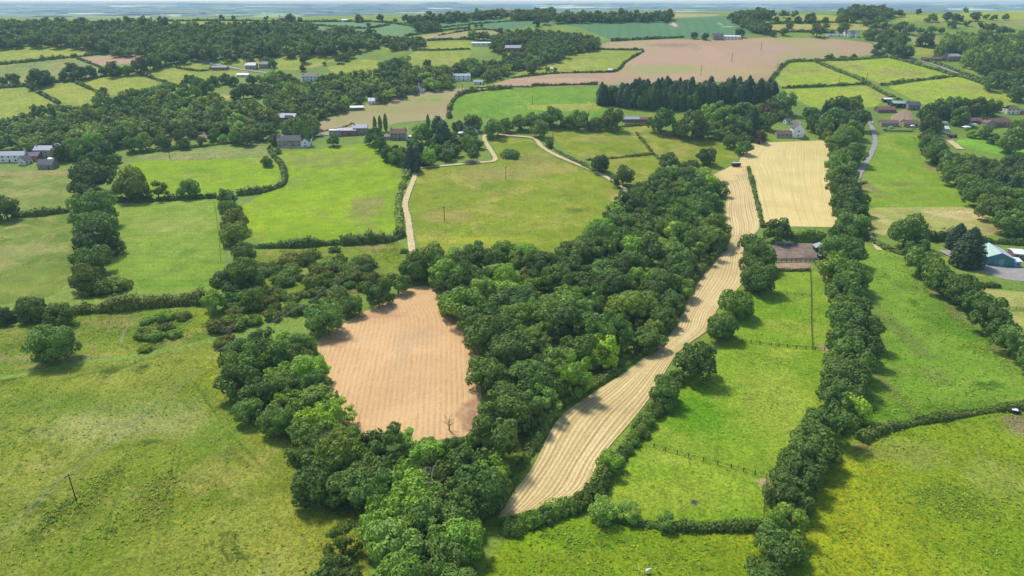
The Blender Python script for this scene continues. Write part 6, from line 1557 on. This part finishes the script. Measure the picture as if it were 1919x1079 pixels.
fence([(1436,896),(1432,940),(1430,978)], 'short fence down to the bottom hedge', post=.08)
fence([(1455,491),(1500,490),(1535,490)], 'boarded fence along the front of the pony yard', spacing=2.2, ht=1.6, rails=(.4, .8, 1.2, 1.6), th=.11)
fence([(1524,492),(1536,508),(1546,522)], 'dark fence beside the trodden strip', post=.1, th=.06)
fence([(402,380),(410,440),(414,490)], 'electric fence line down the mown field', spacing=5, post=.05, th=.02)
fence([(1890,580),(1960,582)], 'rail fence between the mown plots', post=.07)
# stone garden walls
def wall(px, label, h=1.0, t=0.45, mat='stone'):
    W = catmull([tuple(unproject(x, y)[:2]) for x, y in px], 2.0)
    V, F = [], []
    for i, q in enumerate(W):
        a = Vector(W[max(i-1, 0)]); b = Vector(W[min(i+1, len(W)-1)]); d = (b-a).normalized(); n = Vector((-d.y, d.x)) * t/2
        z = hz(*q)
        V += [(q[0]-n.x, q[1]-n.y, z-.3), (q[0]-n.x, q[1]-n.y, z+h+rnd.uniform(-.08,.08)), (q[0]+n.x, q[1]+n.y, z+h+rnd.uniform(-.08,.08)), (q[0]+n.x, q[1]+n.y, z-.3)]
        if i:
            k = 4*i; F += [(k-4+j, k-3+j, k+1+j, k+j) for j in range(3)]
    F += [(0,1,2,3), tuple(len(V)-4+j for j in (3,2,1,0))]
    tag(mesh_obj('garden_wall', V, F, BM[mat]), label, 'wall')
wall([(526,277),(552,278),(578,277)], 'pale stone wall in front of the white gabled farmhouse', 1.3)
wall([(582,275),(584,262),(588,255)], 'white wall along the drive of the white gabled farmhouse', 1.4, mat='white')
wall([(1456,259),(1500,260),(1516,259)], 'low wall in front of the white gabled house', 1.0)
wall([(1660,246),(1712,247)], 'dark stone wall in front of the bungalows', 1.3, mat='greystone')
wall([(1010,239),(1060,239),(1110,241)], 'roadside wall below the ley trees', 1.0, mat='greystone')
wall([(1170,234),(1215,231)], 'low wall before the red stables', 1.2, mat='greystone')

TOPS = {}
def pole(px, py, label, h=9.5, arm=1.9, rot=0.0, key=None, r=.15):
    p = unproject(px, py)
    root = empty('utility_pole', p, R(rot), label, 'pole', 'wooden power poles')
    b = MB(); b.bar((0,0,-.5), (0,0,h), r*1.15, r*.8, 8); b.build('pole', BM['polewood'], root)
    b = MB(); b.box(-arm/2, arm/2, -.08, .08, h-.55, h-.37); b.build('crossarm', BM['polewood'], root)
    for x in (-arm/2+.12, 0, arm/2-.12):
        b = MB(); z = h-.37 if x else h
        b.bar((x,0,z), (x,0,z+.18), .07, .09, 6); b.bar((x,0,z+.18), (x,0,z+.34), .06, .04, 6); b.build('insulator', BM['ceramic'], root)
    c, s = math.cos(R(rot)), math.sin(R(rot))
    if key: TOPS[key] = [Vector((p.x + c*x, p.y + s*x, p.z + (h-.03 if x else h+.34))) for x in (-arm/2+.12, 0, arm/2-.12)]
pole(143, 938, 'wooden power pole standing in the unmown meadow', 8.4, 2.2, 40, 'a', .14)
pole(420, 700, 'wooden power pole against the wood edge', 9.5, 2.2, 40, 'b', .18)
pole(672, 545, 'wooden power pole hidden in the scrub', 9.5, 2.2, 40, 'c')
pole(833, 415, 'lower power pole in the olive pasture', 9.2, 2.0, 30, 'd', .2)
pole(948, 337, 'upper power pole in the olive pasture', 9.6, 2.0, 30, 'e', .2)
pole(1313, 142, 'power pole above the conifers in the barley', 11, 1.8, 20, 'g', .22)
pole(1371, 116, 'middle power pole on the barley field', 10.5, 1.8, 20, 'h', .22)
pole(1426, 95, 'far power pole on the barley field with weedy foot', 10, 1.8, 20, 'i', .22)
pole(998, 196, 'power pole in the green ley', 9, 1.8, 20, None, .22)
pole(867, 177, 'power pole at the corner of the buff field', 10, 1.8, 0, None, .24)
pole(730, 190, 'thin pole on the upper buff field edge', 8, 1.4, 0, None, .2)
pole(588, 252, 'thin pole at the lower buff field corner', 9, 1.2, 0, None, .2)
pole(319, 300, 'power pole on the grey grazed band', 9, 1.6, 0, None, .2)
pole(1572, 157, 'power pole on the leftmost hill pasture', 9, 1.4, 0, None, .22)
pole(1623, 153, 'power pole at the hill pasture hedge corner', 9, 1.4, 0, None, .22)
pole(1456, 131, 'power pole at the barley hedge', 8, 1.4, 0, None, .22)
pole(1036, 263, 'power pole beside the mown path top', 8, 1.4, 0, None, .2)
def wires(a, b, label, sag=1.2, n=16, r=.028):
    o = a[0]
    root = empty('power_line', o, 0, label, 'power line')
    for s, e in zip(a, b):
        m = MB()
        pts = []
        for i in range(n + 1):
            t = i / n; q = s.lerp(e, t); q.z -= sag * 4 * t * (1 - t); pts.append(q - o)
        for u, v in zip(pts[:-1], pts[1:]): m.bar(u, v, r, None, 4)
        m.build('wire', BM['wire'], root)
off = [v + (TOPS['a'][1] - TOPS['b'][1]) for v in TOPS['a']]
off = [Vector((v.x, v.y, v.z)) for v in off]
wires(off, TOPS['a'], 'three power lines crossing the meadow corner at left')
wires(TOPS['a'], TOPS['b'], 'three power lines from the meadow pole to the wood edge')
wires(TOPS['b'], TOPS['c'], 'three power lines over the scrub')
wires(TOPS['d'], TOPS['e'], 'power lines between the olive pasture poles')
wires(TOPS['g'], TOPS['h'], 'power lines over the lower barley')
wires(TOPS['h'], TOPS['i'], 'power lines over the upper barley')

# ---------------------------------------------------------------- vehicles, animals, small things
def car(px, py, rot, paint, label, L=4.3, van=False):
    p = unproject(px, py)
    root = empty('parked_car' if not van else 'parked_van', (p.x, p.y, p.z + .5), R(rot), label, 'car' if not van else 'van')
    pm = plain('car_paint', paint, .3, .04, .5, .6)
    h = 2.1 if van else 1.45
    prof = [(-L/2, .35), (-L/2, .9), (-L/2+.15, 1.0), (-.25*L, 1.02), (-.12*L, h), (.3*L, h), (.44*L, .98), (L/2, .9), (L/2, .35)] if not van else [(-L/2, .4), (-L/2, 1.1), (-.42*L, 1.25), (-.3*L, h), (L/2, h), (L/2, .4)]
    w = .88
    V = [(x, -w * (1 if z < 1.2 else .86), z) for x, z in prof] + [(x, w * (1 if z < 1.2 else .86), z) for x, z in prof]
    n = len(prof)
    F = [(i, (i+1) % n, n + (i+1) % n, n + i) for i in range(n)] + [tuple(range(n-1, -1, -1)), tuple(range(n, 2*n))]
    mesh_obj('body', V, F, pm, root)
    for sg in (-1, 1):
        b = MB(); b.box(-.1*L, .27*L, *sorted((sg*.79, sg*.83)), 1.05 if not van else 1.35, h-.12); b.build('window', BM['glass'], root)
        for x in (-.32*L, .32*L):
            b = MB(); b.bar((x, sg*.74, .33), (x, sg*.92, .33), .33, None, 12); t = b.build('wheel', BM['tyre'], root)
            b = MB(); b.bar((x, sg*.92, .33), (x, sg*.94, .33), .18, None, 8); b.build('rim', BM['metal'], t)
        b = MB(); b.box(-L/2-.03, -L/2+.02, *sorted((sg*.5, sg*.8)), .66, .82); b.build('headlight', BM['ceramic'], root)
    b = MB(); b.add([(-.245*L, -.66, 1.06), (-.245*L, .66, 1.06), (-.14*L, .62, h-.08), (-.14*L, -.62, h-.08)], [(0,1,2,3)]) ; b.V = [(x-.03, y, z+.02) for x, y, z in b.V]
    b.build('windscreen', BM['glass'], root)
car(596, 256, 5, lin(235, 235, 235), 'white car on the lane by the white gabled farmhouse')
car(1633, 232, 70, lin(240, 240, 240), 'white car on the lane at the village end')
car(1670, 240, 8, lin(190, 192, 196), 'silver car parked before the brown bungalow')
car(1658, 245, 40, lin(60, 60, 66), 'dark car parked on the bungalow drive corner')
car(208, 329, 0, lin(60, 62, 70), 'dark van with white roof below the lane corner', 5.0, True)
car(1490, 478, 20, lin(190, 190, 190), 'small pale cart in the pony yard') if 0 else None
p, m = place(1379, 312)
root = empty('livestock_trailer', p, R(4), 'dark box trailer with pale roof on the straw field', 'trailer')
b = MB(); b.box(-3.2, 3.2, -1.2, 1.2, .7, 2.9); b.build('box_body', BM['black'], root)
b = MB(); b.box(-3.3, 3.3, -1.3, 1.3, 2.9, 3.05); b.build('roof', BM['lilac'], root)
for x in (-1.2, 1.2):
    for sg in (-1, 1):
        b = MB(); b.bar((x, sg*1.0, .45), (x, sg*1.3, .45), .45, None, 12); b.build('wheel', BM['tyre'], root)
b = MB(); b.bar((-3.2, 0, .8), (-5.2, 0, .6), .1); b.build('drawbar', BM['metal'], root)
p, m = place(1902, 774)
root = empty('field_trailer', p, R(-20), 'small black trailer with white lid by the muddy gateway', 'trailer')
b = MB(); b.box(-1.2, 1.2, -.8, .8, .5, 1.3); b.build('box_body', BM['black'], root)
b = MB(); b.box(-1.2, .5, -.82, .82, 1.3, 1.38); b.build('lid', BM['sheet'], root)
for sg in (-1, 1):
    b = MB(); b.bar((0, sg*.8, .4), (0, sg*1.0, .4), .4, None, 12); b.build('wheel', BM['tyre'], root)
b = MB(); b.bar((1.2, 0, .7), (2.4, 0, .5), .08); b.build('drawbar', BM['metal'], root)
# garden marquee and parasols
def canopy(px, py, wpx, label, post_h=2.4, rise=1.2, name='garden_marquee'):
    p, m = place(px, py)
    s = wpx * m / 2
    root = empty(name, p, R(8), label, 'marquee' if name == 'garden_marquee' else 'parasol')
    t = post_h
    b = MB(); b.add([(-s,-s*.7,t),(s,-s*.7,t),(s,s*.7,t),(-s,s*.7,t),(-s,-s*.7,t+.25),(s,-s*.7,t+.25),(s,s*.7,t+.25),(-s,s*.7,t+.25),(-s*.4,0,t+rise),(s*.4,0,t+rise)], [(3,2,1,0),(0,1,5,4),(1,2,6,5),(2,3,7,6),(3,0,4,7),(4,5,9,8),(6,7,8,9),(5,6,9),(7,4,8)])
    b.build('canopy', BM['canvas'], root)
    for x in (-s+.1, s-.1):
        for y in (-s*.7+.1, s*.7-.1):
            q = MB(); q.bar((x,y,-.3), (x,y,t), .06); q.build('post', BM['metal'], root)
canopy(867, 254, 17, 'white garden marquee before the dark roofed cottage')
canopy(1810, 243, 13, 'white canopy, left of two in the village gardens')
canopy(1823, 238, 12, 'white canopy, right of two in the village gardens')
canopy(1768, 234, 12, 'white canopy behind the greenhouse')
canopy(1709, 241, 7, 'white parasol on the bungalow patio', name='garden_parasol')
# brush pile
p, m = place(884, 306)
b = MB(); rg = random.Random(5)
Lp = 34 * m / 2
for i in range(420):
    x = rg.gauss(0, .42) * Lp; y = rg.gauss(0, 2.0); hh = 2.6 * max(0, 1 - (x/Lp)**2) * max(0, 1 - (y/5)**2)
    a = rg.uniform(0, 6.28); q = rg.uniform(.6, 1.8); z = rg.uniform(0, hh) + .1
    b.bar((x-math.cos(a)*q, y-math.sin(a)*q, z), (x+math.cos(a)*q, y+math.sin(a)*q, z+rg.uniform(-.3,.5)), rg.uniform(.05,.16), .04, 4)
o = b.build('brush_pile', BM['branch']); o.location = p
tag(o, 'heap of grey cut branches beside the pale path', 'brush pile')
# dead bare trees
for px, py, h, lab in ((842, 808, 5.0, 'bare dead tree at the foot of the ploughed plot'), (810, 955, 11, 'grey dead tree in the dark gap of the wood'), (432, 640, 8, 'bare twiggy tree at the scrub corner')):
    q = unproject(px, py)
    root = empty('dead_tree', q, rnd.uniform(0, 6), lab, 'tree')
    t = bpy.data.objects.new('trunk', DEAD); t.scale = (h, h, h); COL.objects.link(t); t.parent = root
# sheep and pony
def animal(px, py, rot, s, mat, name, label, cat, woolly):
    p = unproject(px, py)
    me = bpy.data.meshes.new(name)
    V = [(0,0,.78),(-.45,0,.80),(.45,0,.80),(.72,0,1.05 if woolly else 1.25),(.95,0,1.08 if woolly else 1.38),(1.15,0,.95 if woolly else 1.2),(-.62,0,.70),
         (-.42,.16,.5),(-.46,.16,.25),(-.42,.16,0),(-.42,-.16,.5),(-.46,-.16,.25),(-.42,-.16,0),(.42,.16,.5),(.42,.16,.25),(.42,.16,0),(.42,-.16,.5),(.42,-.16,.25),(.42,-.16,0)]
    E = [(0,1),(0,2),(2,3),(3,4),(4,5),(1,6),(1,7),(7,8),(8,9),(1,10),(10,11),(11,12),(2,13),(13,14),(14,15),(2,16),(16,17),(17,18)]
    me.from_pydata(V, E, [])
    me.materials.append(BM[mat])
    o = bpy.data.objects.new(name, me); COL.objects.link(o)
    o.location = (p.x, p.y, p.z + .45); o.rotation_euler = (0, 0, R(rot)); o.scale = (s, s, s)
    o.modifiers.new('skin', 'SKIN'); sub = o.modifiers.new('sub', 'SUBSURF'); sub.levels = 1; sub.render_levels = 1
    rr = [.36 if woolly else .30]*3 + [.16,.14,.09,.06] + [.12,.07,.06]*4
    for sv, q in zip(me.skin_vertices[0].data, rr): sv.radius = (q, q)
    me.skin_vertices[0].data[0].use_root = True
    tag(o, label, cat)
animal(1213, 1076, 20, .95, 'wool', 'sheep', 'white sheep alone in the grass field at the picture bottom', 'sheep', True)
animal(1713, 262, 170, 1.5, 'hide', 'pony', 'pale pony grazing near the village hedge', 'pony', False)
animal(1690, 300, 30, .9, 'wool', 'sheep', 'white sheep in the paddock right of the lane', 'sheep', True)
def tufts(px, n, label, tone, clusters=(), size=(0.10, 0.24), seed=1):
    """rushes, thistles and rank tussocks standing in a field: nobody could count them"""
    rg = np.random.default_rng(seed)
    P = world_poly(px)
    A = np.array(P)
    X = rg.uniform(A[:, 0].min(), A[:, 0].max(), n * 4); Y = rg.uniform(A[:, 1].min(), A[:, 1].max(), n * 4)
    f = np.sin(X / 7.3 + 1.7 * np.sin(Y / 11)) + np.sin(Y / 9.1 + 1.3 * np.sin(X / 13)) + rg.normal(0, 0.9, len(X))
    ok = inpoly(X, Y, P) & (f > -0.4)
    X, Y = X[ok][:n], Y[ok][:n]
    for cx, cy, rx, ry, m in clusters:
        q = unproject(cx, cy)
        X = np.append(X, q.x + rg.normal(0, rx * 0.55, m)); Y = np.append(Y, q.y + rg.normal(0, ry * 0.55, m))
    k = 5
    B = np.repeat(np.column_stack([X, Y, hgt(X, Y) + 0.5]), k, 0)
    s0 = np.repeat(rg.uniform(size[0], size[1], len(X)), k)
    Q = B + rg.normal(0, 1, B.shape) * np.array([1, 1, 0.35]) * s0[:, None] * 0.9
    N = unitv(rg.normal(0, 0.6, B.shape) + np.array([0, 0, 0.8]))
    V, F = quads(Q, N, s0 * rg.uniform(0.6, 1.1, len(s0)), rg)
    o = mesh_obj('tussock_grass', V.tolist(), F.tolist(), LEAF_HEDGE)
    o.color = TONES[tone]
    tag(o, label, 'grass', kind='stuff')
tufts([(0,714),(120,690),(300,662),(395,640),(440,760),(540,850),(590,930),(620,1079),(0,1079)], 1100, 'rank tussocks and weeds standing in the unmown meadow', 'grassy', [(180,925,4,15,260), (293,930,5,12,260), (110,960,3,13,140), (190,1000,3,8,90)], seed=1)
tufts([(1618,830),(1800,785),(1919,770),(1919,1079),(1500,1079),(1540,960)], 800, 'rushes and tussocks in the buttercup pasture', 'grassy', [(1790,940,13,6,240), (1750,920,12,4,120), (1820,960,8,4,100), (1720,820,20,6,150)], seed=2)
tufts([(910,1060),(1040,985),(1200,985),(1425,1000),(1420,1079),(910,1079)], 350, 'dark tufts in the grass field at the picture bottom', 'grassy', [(1080,1020,3,2,40), (1050,1000,20,3,80)], seed=3)
tufts([(1450,510),(1520,510),(1550,640),(1530,740),(1430,960),(1160,960),(1230,800),(1380,660)], 350, 'small dark tufts in the long horse paddock', 'grassy', size=(0.10, 0.24), seed=4)
tufts([(1610,470),(1690,475),(1900,690),(1900,755),(1640,800)], 700, 'dark tufts in the pasture right of the tree row', 'grassy', [(1800,605,12,18,260), (1850,660,8,10,140), (1740,770,40,4,160)], size=(0.12, 0.3), seed=5)
tufts([(0,615),(290,580),(385,575),(400,630),(120,680),(0,704)], 420, 'weeds and brambles in the rough strip', 'grassy', [(300,612,9,11,320), (190,625,10,8,120)], seed=6)
tufts([(500,480),(740,458),(765,490),(700,540),(560,565),(490,540)], 500, 'rank growth between the thorn bushes of the scrub', 'grassy', [(720,480,8,8,160)], seed=7)
tufts([(780,330),(930,310),(1010,290),(1150,350),(1060,460),(800,470)], 900, 'tussocks scattered over the olive pasture', 'grassy', [(1080,395,6,5,60)], size=(0.10, 0.22), seed=8)

# ---------------------------------------------------------------- air
hb = MB(); hb.box(-19000, 19000, -520, 17500, -45, 136)
o = hb.build('haze', None) if 0 else None
hm = bpy.data.materials.new('haze'); hm.use_nodes = True
nt = hm.node_tree
nt.nodes.remove(nt.nodes['Principled BSDF'])
pv = nt.nodes.new('ShaderNodeVolumePrincipled')
pv.inputs['Color'].default_value = (0.52, 0.74, 1.0, 1)
pv.inputs['Density'].default_value = 1.0e-4
pv.inputs['Anisotropy'].default_value = 0.0
nt.links.new(pv.outputs[0], nt.nodes['Material Output'].inputs['Volume'])
o = mesh_obj('haze', hb.V, hb.F, hm)
tag(o, 'thin blue haze filling the distance', 'haze', kind='stuff')
